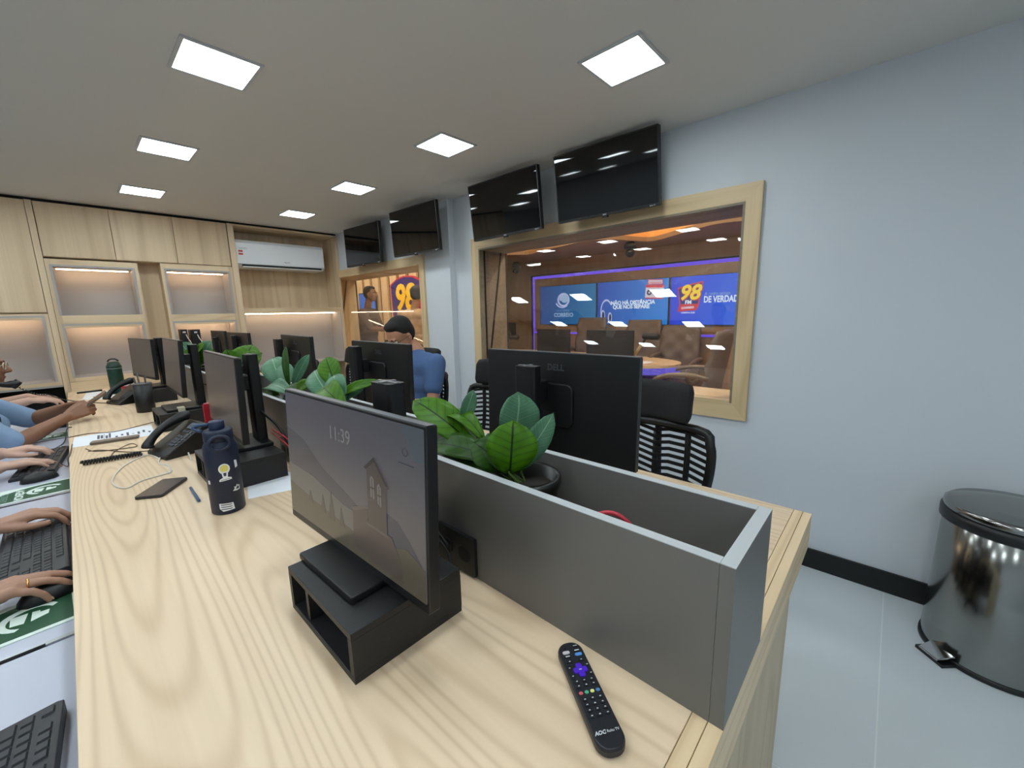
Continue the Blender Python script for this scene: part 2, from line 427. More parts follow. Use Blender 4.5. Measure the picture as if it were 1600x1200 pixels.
# ------------------------------------------------------------------ back wall joinery
def bx(t, nm, m, *a, bevel=0.0): return part(MB().box(*a), nm, m, t, bevel)
YD = YB+0.30
WARM = emitter('warm_led_strip', (1.0, 0.70, 0.43), 25.0)
WARMV = emitter('warm_led_strip_lit_edge', (1.0, 0.78, 0.54), 20.0)
BT = 0.018
# shadow gap and upper cupboards
t = thing('overhead_cabinet', 'oak overhead cupboard with three flush doors above the lit niches', 'cabinet')
bx(t, 'carcass', WOOD_CAB, -0.047, 1.24, YB+0.022, YD+0.1, 1.853, H-0.022)
for a, b in ((-0.043, 0.379), (0.383, 0.806), (0.810, 1.237)): bx(t, 'door', WOOD_CAB, a, b, YB, YB+0.02, 1.858, H-0.026, bevel=0.001)
t = thing('tall_cabinet', 'oak cupboard with a tall flush door at the left edge over a lit niche', 'cabinet')
bx(t, 'carcass', WOOD_CAB, -1.0, -0.088, YB+0.022, YD+0.1, 1.405, H-0.022)
for a, b in ((-0.52, -0.09), (-0.96, -0.524)): bx(t, 'door', WOOD_CAB, a, b, YB, YB+0.02, 1.415, H-0.026, bevel=0.001)
bx(t, 'side_stile', WOOD_CAB, -0.086, -0.049, YB-0.002, YD+0.1, 0.0, H-0.022)
struct(MB().box(-1.0, 2.40, YB+0.03, YD, H-0.022, H), 'gap_shade_strip', mat('shadow_gap_dark', (28, 22, 18), 0.8))  # dark strip stands in for the shadow line between cupboards and ceiling

def niche(name, label, x0, x1, zs, depth=0.25, fr=0.036, head=0.06):
    """open-front unit: outer x0..x1; zs = list of (z0, z1) openings"""
    t = thing(name, label, 'shelf unit')
    zb, zt = zs[-1][0]-0.03, zs[0][1]+head
    bx(t, 'side_panel', WOOD_CAB, x0, x0+fr, YB-0.001, YB+depth, zb, zt); bx(t, 'side_panel', WOOD_CAB, x1-fr, x1, YB-0.001, YB+depth, zb, zt)
    bx(t, 'top_panel', WOOD_CAB_H, x0+fr, x1-fr, YB-0.001, YB+depth, zs[0][1], zt)
    bx(t, 'back_panel', NICHE, x0, x1, YB+depth, YB+depth+0.012, zb, zt)
    for i, (a, b) in enumerate(zs):
        lo = zs[i+1][1] if i+1 < len(zs) else zb
        bx(t, 'shelf', WOOD_CAB_H, x0+fr, x1-fr, YB-0.001, YB+depth, lo, a)
        li = MB(); e = 0.004
        li.box(x0+fr, x0+fr+e, YB+0.004, YB+depth, a, b); li.box(x1-fr-e, x1-fr, YB+0.004, YB+depth, a, b)
        li.box(x0+fr+e, x1-fr-e, YB+0.004, YB+depth, a, a+e); li.box(x0+fr+e, x1-fr-e, YB+0.004, YB+depth, b-e, b)
        part(li, 'grey_lining', NICHE, t)
        bx(t, 'front_edging', NICHE, x0+fr-0.014, x1-fr+0.014, YB-0.004, YB-0.001, b, b+0.016)
        for xa, xb in ((x0+fr-0.014, x0+fr), (x1-fr, x1-fr+0.014)): bx(t, 'front_edging', NICHE, xa, xb, YB-0.004, YB-0.001, a, b)
        hh = 0.007 if b > 1.6 else 0.010
        if b < 1.6: bx(t, 'light_pelmet', WOOD_CAB_H, x0+fr, x1-fr, YB-0.004, YB+0.004, b-0.017, b)
        part(MB().box(x0+fr+0.02, x1-fr-0.02, YB+depth-0.098, YB+depth-0.088, b-e-hh, b-e-0.0005), 'led_strip', WARM, t)
    return t
niche('niche_unit', 'two-bay oak niche with warm LED lighting, left of the recessed oak panel', -0.047, 0.512, [(1.385, 1.78), (0.862, 1.30)])
niche('niche_unit', 'two-bay oak niche with warm LED lighting, right of the recessed oak panel', 0.672, 1.242, [(1.380, 1.79), (0.862, 1.30)])
niche('niche_unit', 'single lit niche below the tall oak cupboard at the left edge', -1.0, -0.088, [(0.845, 1.372)], head=0.030)
t = thing('recessed_panel', 'narrow recessed oak panel between the two lit niches', 'panel')
bx(t, 'panel', WOOD_CAB, 0.512, 0.672, YB+0.16, YB+0.18, 0.831, 1.853)
t = thing('base_cabinet', 'oak base under the two lit niches at the far end of the long desk', 'cabinet')
bx(t, 'plinth_board', WOOD_CAB_H, -0.047, 1.242, YB+0.001, YB+0.28, 0.0, 0.83)
t = thing('knee_space_shade', 'open recess under the lit niche at the left edge, its shade a black board', 'panel')
bx(t, 'back_board', BLACK_M, -1.0, -0.088, YB+0.20, YB+0.21, 0.0, 0.80); bx(t, 'ledge', NICHE, -1.0, -0.088, YB, YB+0.27, 0.80, 0.815)  # black board stands in for the shade deep in the knee space
# right-hand bay: air conditioner alcove over a lit worktop
t = thing('alcove_unit', 'oak bay holding the air conditioner above a lit grey counter', 'cabinet')
AD = 0.36
bx(t, 'side_panel', WOOD_CAB, 1.244, 1.298, YB-0.002, YB+AD, 0.0, H-0.022)
bx(t, 'side_panel', WOOD_CAB, 2.338, 2.371, YB-0.002, YB+AD, 0.0, H-0.022)
bx(t, 'top_panel', WOOD_CAB_H, 1.298, 2.338, YB-0.002, YB+AD, 2.262, H-0.022)
bx(t, 'back_panel', WOOD_CAB, 1.298, 2.338, YB+AD-0.02, YB+AD, 1.432, 2.262)
bx(t, 'shelf', WOOD_CAB_H, 1.298, 2.338, YB-0.002, YB+AD, 1.378, 1.432)
bx(t, 'grey_back', NICHE, 1.298, 2.338, YB+0.28, YB+0.30, 0.80, 1.378)
bx(t, 'grey_side', NICHE, 2.332, 2.338, YB+0.004, YB+0.28, 0.80, 1.378); bx(t, 'grey_side', NICHE, 1.298, 1.304, YB+0.004, YB+0.28, 0.80, 1.378)
bx(t, 'counter', NICHE, 1.298, 2.338, YB-0.002, YB+0.28, 0.772, 0.80)
bx(t, 'led_strip', WARMV, 1.31, 2.33, YB+0.17, YB+0.182, 1.368, 1.377)
for z in (0.20, 0.50): bx(t, 'low_shelf', WOOD_CAB_H, 1.298, 2.338, YB, YB+0.28, z, z+0.02)
bx(t, 'low_back', WOOD_CAB, 1.298, 2.338, YB+0.28, YB+0.30, 0.0, 0.772); bx(t, 'divider', WOOD_CAB, 2.05, 2.07, YB, YB+0.28, 0.0, 0.772)
# air conditioner
t = thing('air_conditioner', 'white split air conditioner mounted in the oak alcove', 'air conditioner', (1.752, YB+0.04, 1.862))
prof = [(0.0, 0.035), (0.0, 0.245), (0.02, 0.275), (0.07, 0.285), (0.27, 0.285), (0.27, 0.0), (0.05, 0.0)]
mb = MB(); W_ = 0.455
mb.add([(-W_, y, z) for y, z in prof]+[(W_, y, z) for y, z in prof],
       [tuple(range(7)), tuple(range(13, 6, -1))]+[(i, 7+i, 7+(i+1) % 7, (i+1) % 7) for i in range(7)])
part(mb, 'housing', WHITE, t, 0.006)
part(MB().box(-0.40, 0.42, 0.004, 0.05, 0.012, 0.030), 'air_outlet', BLACK_M, t)
part(MB().box(-0.40, 0.42, -0.010, 0.03, 0.0, 0.008), 'louvre', WHITE, t, 0.002)
part(MB().box(-W_+0.012, W_-0.012, -0.003, 0.0, 0.05, 0.24), 'front_panel', mat('ac_gloss_white', (226, 228, 232), 0.18), t, 0.001)
F = frame((1,0,0), (0,0,1), (0,-1,0))
part(MB().text('Agratto', 0.020, F((0.04, -0.0035, 0.072))), 'logo', mat('ac_logo_grey', (90, 92, 100), 0.4), t)
lb = MB(); RED = mat('sticker_red', (190, 62, 58), 0.5)
lb.box(-0.425, -0.34, -0.0036, -0.003, 0.178, 0.20, 0); lb.box(-0.425, -0.385, -0.0036, -0.003, 0.15, 0.17, 1); lb.box(-0.425, -0.385, -0.0036, -0.003, 0.122, 0.14, 1)
part(lb, 'sticker', [mat('sticker_pale', (200, 205, 205), 0.5), RED], t)

# ------------------------------------------------------------------ wall televisions
def tv(label, c, yaw, tilt, w_=0.67, h_=0.395, logo='AOC'):
    t = thing('television', label, 'television', (c[0], c[1], c[2]), 0, 'wall televisions')
    n = Vector((math.cos(yaw)*math.cos(tilt), math.sin(yaw)*math.cos(tilt), math.sin(tilt))); rt = Vector((-math.sin(yaw), math.cos(yaw), 0)); up = n.cross(rt)
    M = frame(rt, up, n)((0, 0, 0))
    b = MB().prism(rrect(w_, h_, 0.006), -0.03, 0.0, 0, M); part(b, 'case', BLACK, t)
    part(MB().prism(rrect(w_*0.55, h_*0.6, 0.02), -0.06, -0.03, 0, M), 'rear_housing', BLACK, t)
    part(MB().prism(rrect(w_-0.016, h_-0.022, 0.002, cy=0.004), 0.0, 0.0012, 0, M), 'screen', SCREEN, t)
    part(MB().box(-0.018, 0.018, -h_/2-0.012, -h_/2+0.004, -0.012, 0.0, 0, M), 'sensor_bar', BLACK, t)
    part(MB().text(logo, 0.011, M @ Matrix.Translation((0, -h_/2+0.0045, 0.0004)), bold=0.02), 'logo', mat('logo_silver', (205, 208, 212), 0.4), t)
    part(MB().text('Roku TV', 0.009, M @ Matrix.Translation((w_*0.44, -h_/2+0.0045, 0.0004)), bold=0.02), 'badge', MATS['logo_silver'], t)
    # wall bracket reaches back to the wall
    d = (XW if c[1] < 2.93 else XF)-c[0]
    mb = MB(); mb.box(d-0.012, d, -0.09, 0.09, -0.09, 0.09); mb.cyl((0.05, 0, -0.02), (d-0.01, 0, -0.02), 0.016); mb.cyl((0.05, 0, 0.05), (d-0.01, 0, 0.05), 0.012)
    part(mb, 'wall_bracket', BLACK_M, t)
tv('black wall television nearest the camera, over the studio window', (2.262, 1.345, 2.083), 3.172, -0.149)
tv('second black wall television, over the left end of the studio window', (2.225, 2.131, 2.069), 3.143, -0.114)
tv('third black wall television, over the right end of the small window', (2.19, 3.19, 2.055), 3.174, -0.065)
tv('farthest black wall television, in the corner by the air conditioner', (2.215, 4.17, 2.05), 3.19, -0.01)
# ------------------------------------------------------------------ the long double desk
DX0, DX1, DY0, DY1, DZ = -0.073, 1.3525, 0.118, YB-0.002, 0.75
t = thing('long_desk', 'long double-sided workstation desk in pale ash laminate', 'desk', (0, 0, 0))
part(MB().box(DX0, DX1, DY0+0.0425, DY1, DZ-0.03, DZ), 'worktop', WOOD_DESK, t, 0.0012)
part(MB().box(DX0, DX1, DY0, DY0+0.020, DZ-0.10, DZ), 'end_apron', WOOD_END, t, 0.0012)
part(MB().box(DX0, DX1, DY0+0.021, DY0+0.0415, DZ-0.10, DZ), 'end_lipping', WOOD_END, t, 0.001)
part(MB().box(0.30, 1.09, DY0+0.002, DY0+0.037, 0.0, DZ-0.10), 'end_panel', wood('desk_end_vertical', (206, 186, 152), (170, 144, 108), (5.5, 5.5, 0.5), rings=4), t)
for y in (1.24, 2.36, 3.46): part(MB().box(0.35, 1.0, y, y+0.036, 0.0, DZ-0.031), 'leg_panel', MATS['desk_end_vertical'], t)
part(MB().box(0.632, 0.652, DY0+0.06, DY1, 0.25, DZ-0.031), 'modesty_panel', GREY, t)
# keyboard trays slide out from under the left edge
for i, (a, b) in enumerate(((0.14, 1.186), (1.204, 2.246), (2.264, 3.36), (3.378, 4.50))):
    who = ['nearest the camera, with the corner of a black keyboard', 'second from the camera, where the ringed hand rests', 'third from the camera, with two typing hands', 'farthest, in front of the woman in blue'][i]
    k = thing('keyboard_tray', 'pale pull-out keyboard tray, %s' % who, 'tray', (0, 0, 0))
    part(MB().box(-0.36, 0.18, a, b, 0.672, 0.690), 'tray_board', TRAY, k, 0.001)
    part(MB().box(-0.36, 0.18, a-0.006, a-0.001, 0.668, 0.691), 'edge_trim', STEEL, k)
    part(MB().box(-0.30, 0.18, b+0.0005, b+0.007, 0.660, 0.684), 'slide_rail', mat('rail_black', (20, 20, 24), 0.4), k)
    part(MB().box(-0.12, 0.18, b+0.001, b+0.012, 0.684, 0.694), 'slide_rail', STEEL, k)

# ------------------------------------------------------------------ planter spine down the middle of the desk
PX0, PX1, PZ = 0.5395, 0.7508, 0.9988
t = thing('desk_planter', 'long open-topped grey laminate planter box along the middle of the desk', 'planter', (0, 0, 0))
PYE = 4.60
def pboard(nm, x0, x1, y0, y1):
    part(MB().box(x0, x1, y0, y1, DZ, PZ-0.0012), nm, GREY, t)
    part(MB().box(x0, x1, y0, y1, PZ-0.0012, PZ), 'edge_band', GREY_EDGE, t)
pboard('side_board', PX0, PX0+0.018, DY0+0.0195, PYE); pboard('side_board', PX1-0.018, PX1, DY0+0.0195, PYE)
pboard('end_board', PX0, PX1, DY0, DY0+0.019); pboard('end_board', PX0+0.018, PX1-0.018, PYE-0.018, PYE)
# socket plates on the planter side
for i, y in enumerate((0.685, 1.75, 2.85)):
    k = thing('socket_plate', ['black square socket plate on the planter behind the lit lock screen', 'black socket plate on the planter behind the second monitor', 'black socket plate on the planter behind the third monitor'][i], 'socket', (PX0, y, 0.80))
    F = frame((0,-1,0), (0,0,1), (-1,0,0))
    part(MB().prism(rrect(0.130, 0.090, 0.004), 0.0, 0.008, 0, F((0,0,0))), 'plate', BLACK, k)
    mb = MB()
    for dx in (-0.03, 0.03): mb.prism(rrect(0.038, 0.034, 0.014, cx=dx), 0.008, 0.0095, 0, F((0,0,0)))
    part(mb, 'sockets', BLACK_M, k)

# ------------------------------------------------------------------ monitors on their stands
def screen_gradient(name, top, bot, estr):
    m = bpy.data.materials.new(name); m.use_nodes = True; nt = m.node_tree; b = nt.nodes['Principled BSDF']
    tc = nt.nodes.new('ShaderNodeTexCoord'); sp = nt.nodes.new('ShaderNodeSeparateXYZ'); nt.links.new(tc.outputs['Generated'], sp.inputs[0])
    cr = nt.nodes.new('ShaderNodeValToRGB'); cr.color_ramp.elements[0].color = srgb(*bot); cr.color_ramp.elements[1].color = srgb(*top)
    nt.links.new(sp.outputs['Z'], cr.inputs[0]); nt.links.new(cr.outputs[0], b.inputs['Emission Color']); b.inputs['Emission Strength'].default_value = estr
    b.inputs['Base Color'].default_value = (0.012, 0.012, 0.014, 1); b.inputs['Roughness'].default_value = 0.28; MATS[name] = m; return m
SCR_IDLE = screen_gradient('lock_screen_idle', (64, 60, 62), (88, 78, 66), 0.5)
def monitor(label, pos, yaw, tilt, zc, group, pole_top=1.195, base_z=None, picture=None, back_logo=False, w_=0.54, h_=0.312, cy=0.0, neck=0.10):
    """pos: foot of the stand; the screen faces yaw"""
    fz = base_z if base_z is not None else DZ
    t = thing('monitor', label, 'monitor', (pos[0], pos[1], fz), yaw, group)
    ph = pole_top-fz
    # local x = screen normal, local y = left of the screen
    part(MB().prism(rrect(0.185, 0.215, 0.005), 0.0, 0.014, 0, Matrix.Translation((0.075, 0, 0))), 'base_plate', BLACK, t, 0.003)
    part(MB().prism(rrect(0.040, 0.072, 0.010), 0.012, ph, 0), 'pole', BLACK, t)
    tp = MB().box(-0.004, 0.004, -0.034, 0.034, ph, ph+0.002); tp.box(-0.018, 0.018, -0.005, 0.005, ph, ph+0.0025)
    part(tp, 'pole_cap', mat('cap_silver', (150, 152, 156), 0.3, metal=0.6), t)
    z = zc-fz
    part(MB().box(0.015, neck-0.028, -0.022, 0.022, z+0.015, z+0.075), 'arm', BLACK, t, 0.004)
    n = Vector((math.cos(tilt), 0, math.sin(tilt))); rt = Vector((0, 1, 0)); up = n.cross(rt)
    M = frame(rt, up, n)((neck, cy, z))
    part(MB().prism(rrect(w_, h_, 0.005), -0.022, -0.0005, 0, M), 'case', BLACK, t, 0.002)
    part(MB().prism(rrect(0.15, 0.13, 0.02), -0.030, -0.022, 0, M), 'rear_housing', BLACK, t, 0.004)
    part(MB().prism(rrect(w_-0.012, h_-0.024, 0.002, cy=0.006), -0.0005, 0.0006, 0, M), 'screen', picture or SCR_IDLE, t)
    part(MB().box(-w_/2+0.001, w_/2-0.001, h_/2, h_/2+0.0008, -0.016, -0.002, 0, M), 'top_edge', mat('bezel_grey', (96, 98, 102), 0.35), t)
    if back_logo:
        Mb = frame(-rt, up, -n)((neck, cy, z))
        part(MB().text('DELL', 0.026, Mb @ Matrix.Translation((0.010, h_/2-0.045, 0.0225)), bold=0.03, space=1.05), 'logo', mat('logo_dark_gloss', (66, 66, 70), 0.3), t)
        part(MB().prism(rrect(0.05, 0.02, 0.006), 0.040, 0.043, 0, Mb @ Matrix.Translation((0, -0.03, 0))), 'stand_latch', BLACK_M, t)
    return t, M
def riser(label, x0, x1, y0, y1, h=0.092):
    t = thing('monitor_riser', label, 'riser', ((x0+x1)/2, (y0+y1)/2, DZ), 0, 'black monitor risers')
    a, b = (x1-x0)/2, (y1-y0)/2; k = 0.013
    part(MB().box(-a, a, -b, b, h-k, h), 'top_board', BLACK_MDF, t, 0.001); part(MB().box(-a, a, -b, b, 0, k), 'bottom_board', BLACK_MDF, t, 0.001)
    part(MB().box(-a, a, -b, -b+k, k, h-k), 'side_board', BLACK_MDF, t); part(MB().box(-a, a, b-k, b, k, h-k), 'side_board', BLACK_MDF, t)
    part(MB().box(a-k, a, -b+k, b-k, k, h-k), 'back_board', BLACK_MDF, t); part(MB().box(-a+0.004, a-k, -0.006+b*0.42, 0.006+b*0.42, k, h-k), 'divider', BLACK_MDF, t)
    return t
RZ = DZ+0.092
riser('black open-fronted riser box under the monitor showing the lock screen', 0.231, 0.452, 0.572, 0.838)
riser('black open-fronted riser box behind the navy bottle', 0.262, 0.482, 1.60, 1.90)
riser('black riser box under the third monitor, left of the desk telephone', 0.262, 0.482, 2.76, 3.04)
riser('black riser box under the farthest left-hand monitor', 0.262, 0.482, 3.82, 4.10)
LG = 'monitors facing the left side of the desk'; RG = 'monitors facing the right side of the desk'

# lock-screen picture of the nearest monitor
def emat(nm, c, e=0.62):
    return mat('lock_'+nm, (10, 10, 12), 0.26, emit=c, estr=e)
m1, M1 = monitor('nearest monitor, its lock screen showing a chapel and the time 11:39', (0.427, 0.745), 3.174, 0.05, 1.008, LG, 1.196, RZ, picture=screen_gradient('lock_sky', (84, 86, 94), (102, 96, 92), 0.62), cy=-0.028, neck=0.098)
def pic(nm, polys, c, z, e=0.62):
    mb = MB(); w_, h_ = 0.528, 0.288
    for p in polys: mb.poly([((2.34*s/(1-s+2.34*s)-0.5)*w_, (t_-0.5)*h_+0.006, 0.0006+z*0.0002) for s, t_ in p], 0, M1)
    part(mb, nm, emat(nm, c, e), m1)
pic('far_ridge', [[(0,.72),(.08,.66),(.18,.50),(.30,.42),(.45,.33),(.50,.30),(.50,.2),(0,.3)]], (76, 75, 80), 1)
pic('right_ridge', [[(.62,.42),(.72,.40),(.84,.31),(1,.18),(1,.05),(.6,.2)]], (76, 76, 84), 1)
pic('lake', [[(0,.42),(.12,.40),(.30,.31),(.42,.30),(.42,.12),(0,.2)]], (104, 101, 97), 2)
pic('meadow', [[(0,.26),(.12,.2),(.30,.17),(.42,.14),(.62,.2),(.8,.26),(1,.20),(1,0),(0,0)]], (88, 83, 70), 3)
for p_ in ([(.17,.30),(.185,.16),(.155,.16)],[(.22,.36),(.24,.14),(.20,.14)],[(.10,.27),(.115,.17),(.085,.17)],[(.28,.28),(.30,.14),(.265,.14)]): pic('fir_graphic', [p_], (78, 75, 66), 4)
pic('chapel_nave', [[(.36,.33),(.47,.38),(.47,.05),(.36,.06)],[(.47,.30),(.66,.28),(.74,.16),(.76,.03),(.47,.03)]], (86, 77, 71), 5)
pic('chapel_nave_roof', [[(.355,.335),(.47,.40),(.475,.385),(.37,.315)],[(.45,.29),(.64,.28),(.64,.262),(.46,.272)]], (98, 91, 86), 6)
pic('bell_tower', [[(.475,.66),(.535,.73),(.625,.60),(.625,.28),(.475,.29)]], (80, 73, 69), 7)
pic('tower_roof', [[(.455,.655),(.535,.745),(.655,.585),(.640,.575),(.535,.715),(.47,.645)]], (58, 52, 50), 8)
pic('tower_windows', [[(.50,.60),(.515,.62),(.53,.60),(.53,.47),(.50,.48)],[(.555,.57),(.57,.59),(.585,.565),(.585,.44),(.555,.455)]], (122, 118, 116), 8)
pic('window_bars', [[(.512,.60),(.518,.60),(.518,.47),(.512,.47)],[(.567,.57),(.573,.57),(.573,.45),(.567,.45)],[(.50,.545),(.53,.545),(.53,.535),(.50,.535)],[(.555,.515),(.585,.515),(.585,.505),(.555,.505)]], (80, 72, 66), 9)
pic('sky_glow', [[(.78,1.0),(1,1.0),(1,.82),(.90,.80)]], (84, 94, 102), 1)
mb = MB(); mb.text('11:39', 0.040, M1 @ Matrix.Translation((-0.006, 0.092, 0.0012)), 0, 0.0001); part(mb, 'clock_text', emat('clock', (134, 132, 134)), m1)
mb = MB(); mb.tube([((0.215+0.007*math.cos(a)), 0.105+0.007*math.sin(a), 0.0012) for a in [k*PI/6 for k in range(12)]], 0.0008, 5, 0, True, M1); mb.box(0.195, 0.238, 0.084, 0.086, 0.0008, 0.0010, 0, M1); part(mb, 'corner_icon', emat('icon', (58, 66, 78)), m1)
mb = MB()
for x in (0.075, 0.088, 0.101, 0.114): mb.prism(rrect(0.007, 0.009, 0.001, cx=x, cy=-0.118), 0.0012, 0.0014, 0, M1)
part(mb, 'status_icons', emat('icons', (150, 150, 146)), m1)
monitor('second monitor on the left row, screen edge-on beside the navy bottle', (0.468, 1.83), 3.12, 0.03, 1.040, LG, 1.192, RZ, cy=-0.09, neck=0.094)
monitor('third monitor on the left row, above the black riser by the telephone', (0.467, 2.90), 3.137, 0.06, 1.066, LG, 1.19, RZ, cy=-0.16, neck=0.085)
monitor('farthest monitor on the left row, turned slightly towards the camera', (0.45, 4.02), 3.30, 0.02, 1.055, LG, 1.20, RZ, w_=0.50, h_=0.29, cy=-0.06)
monitor('nearest monitor of the right row, its back lettered in the middle of the photo', (0.888, 0.765), 0.03, -0.03, 1.052, RG, 1.176, None, back_logo=True, cy=-0.03, neck=0.10)
monitor('second monitor of the right row, its back hiding the man in the blue shirt', (0.90, 1.84), -0.035, -0.02, 1.050, RG, 1.188, None, back_logo=True, cy=-0.09, neck=0.085)
monitor('third monitor of the right row, before the lit counter', (0.885, 2.82), -0.05, 0.0, 1.064, RG, 1.196, None, back_logo=True, cy=-0.16, neck=0.07)
monitor('fourth monitor of the right row, before the right-hand lit niche', (0.92, 3.99), 0.035, 0.0, 1.058, RG, 1.190, None, back_logo=True, cy=0.0, neck=0.05)
monitor('farthest monitor of the right row, half hidden behind the fourth', (0.92, 4.62), 0.0, 0.0, 1.066, RG, 1.16, None, back_logo=True, cy=-0.03, neck=0.04, w_=0.50)

# ------------------------------------------------------------------ keyboards, mice, mouse pads
KEYCAP = mat('keycap_charcoal', (44, 45, 50), 0.5); KBODY = mat('keyboard_charcoal', (34, 35, 40), 0.45)
_kc = {}
def keymesh(w_, d=0.0155, h=0.0035):
    k = round(w_, 4)
    if k not in _kc:
        mb = MB(); a, b = w_/2, d/2; c, e = a-0.0016, b-0.0016
        mb.prism([(-a,-b),(a,-b),(a,b),(-a,b)], 0, h, 0, None, False, [(-c,-e),(c,-e),(c,e),(-c,e)]); _kc[k] = mb.mesh('key', [KEYCAP])
    return _kc[k]
def key_layout():
    u = 0.01905; o = []
    for r in range(6):
        y = 0.047-r*u+(0.003 if r == 0 else 0)
        if r == 0: row = [(1, 0)]+[(1, 2+i+0.5*(i//4)) for i in range(12)]
        elif r == 1: row = [(1, i) for i in range(13)]+[(2, 13)]
        elif r == 2: row = [(1.5, 0)]+[(1, 1.5+i) for i in range(12)]+[(1.5, 13.5)]
        elif r == 3: row = [(1.75, 0)]+[(1, 1.75+i) for i in range(11)]+[(2.25, 12.75)]
        elif r == 4: row = [(1.25, 0), (1, 1.25)]+[(1, 2.25+i) for i in range(10)]+[(2.75, 12.25)]
        else: row = [(1.25, 0), (1.25, 1.25), (1.25, 2.5), (6.25, 3.75), (1.25, 10), (1.25, 11.25), (1.25, 12.5), (1.25, 13.75)]
        for w_, x in row: o.append((w_*u-0.003, -0.212+(x+w_/2)*u, y))
        if r < 3 or r == 5: o += [(u-0.003, -0.212+(15.35+i+0.5)*u, y) for i in range(3)]
        if r == 4: o.append((u-0.003, -0.212+16.85*u, y))
        if r > 0: o += [(u-0.003, -0.212+(18.6+i+0.5)*u, y) for i in range(4 if r < 5 else 3)]
    return o
def keyboard(label, loc, rotz, joined=False):
    t = thing('keyboard', label, 'keyboard', loc, rotz, 'black keyboards on the pull-out trays')
    mb = MB(); pr = [(-0.066, 0.0), (0.066, 0.0), (0.066, 0.024), (0.058, 0.026), (-0.060, 0.013), (-0.066, 0.010)]
    mb.add([(-0.22, y, z) for y, z in pr]+[(0.22, y, z) for y, z in pr], [tuple(range(5,-1,-1)), tuple(range(6,12))]+[(i, (i+1) % 6, 6+(i+1) % 6, 6+i) for i in range(6)])
    # mesh order: y runs towards the back of the keyboard
    part(mb, 'keyboard_case', KBODY, t, 0.0015)
    sl = math.atan2(0.013, 0.118)
    if joined:
        J = MB()
        for w_, x, y in key_layout():
            z = 0.0135+(y+0.060)*0.110; a, b = w_/2, 0.0075
            J.box(x-a, x+a, y-b, y+b, z, z+0.0035)
        k = part(J, 'keys', KEYCAP, t); k['kind'] = 'stuff'
    else:
        for w_, x, y in key_layout():
            k = bpy.data.objects.new('key', keymesh(w_)); COL.objects.link(k); k.parent = t; reg(k, t)
            k.location = (x, y, 0.0128+(y+0.060)*0.110); k.rotation_euler = (sl, 0, 0)
    return t
TZ = 0.690
keyboard('black keyboard at the lower left corner, on the nearest tray', (-0.170, 0.735, TZ), -PI/2-0.06)
keyboard('black keyboard under the two hands nearest the camera', (-0.152, 1.712, TZ), -PI/2+0.02)
keyboard('black keyboard under the typing hands on the third tray', (-0.165, 2.80, TZ), -PI/2-0.10, True)
keyboard('black keyboard on the farthest tray, under the arm of the woman in blue', (-0.155, 3.93, TZ), -PI/2, True)
def mouse(label, loc, rotz, cordto=None):
    t = thing('mouse', label, 'mouse', loc, rotz, 'black computer mice')
    mb = MB(); vs = []; n = 16
    for j in range(6):
        z = 0.034*math.sin(PI/2*j/5); s = math.cos(PI/2*(j/5)*0.92)
        for i in range(n): a = 2*PI*i/n; vs.append((0.055*s*math.cos(a), 0.031*s*math.sin(a)*(1-0.12*math.cos(a)), z+0.002*0))
    fs = [(j*n+i, j*n+(i+1) % n, (j+1)*n+(i+1) % n, (j+1)*n+i) for j in range(5) for i in range(n)]+[tuple(range(n-1,-1,-1)), tuple(5*n+i for i in range(n))]
    mb.add(vs, fs, 0, True); part(mb, 'shell', BLACK, t)
    part(MB().cyl((0.03, -0.004, 0.026), (0.03, 0.004, 0.026), 0.008, n=12), 'scroll_wheel', BLACK_M, t)
    return t
mouse('black mouse under the hand wearing the gold ring', (-0.115, 1.405, TZ+0.0022), 0.1)
mouse('black mouse on the third tray, between the typing hands and the mouse pad', (-0.165, 2.53, TZ+0.0022), 0.12)
PADG = mat('mouse_pad_green', (24, 74, 46), 0.6); PADW = mat('mouse_pad_white', (214, 228, 220), 0.6); PADO = mat('mouse_pad_outline', (120, 150, 138), 0.6)
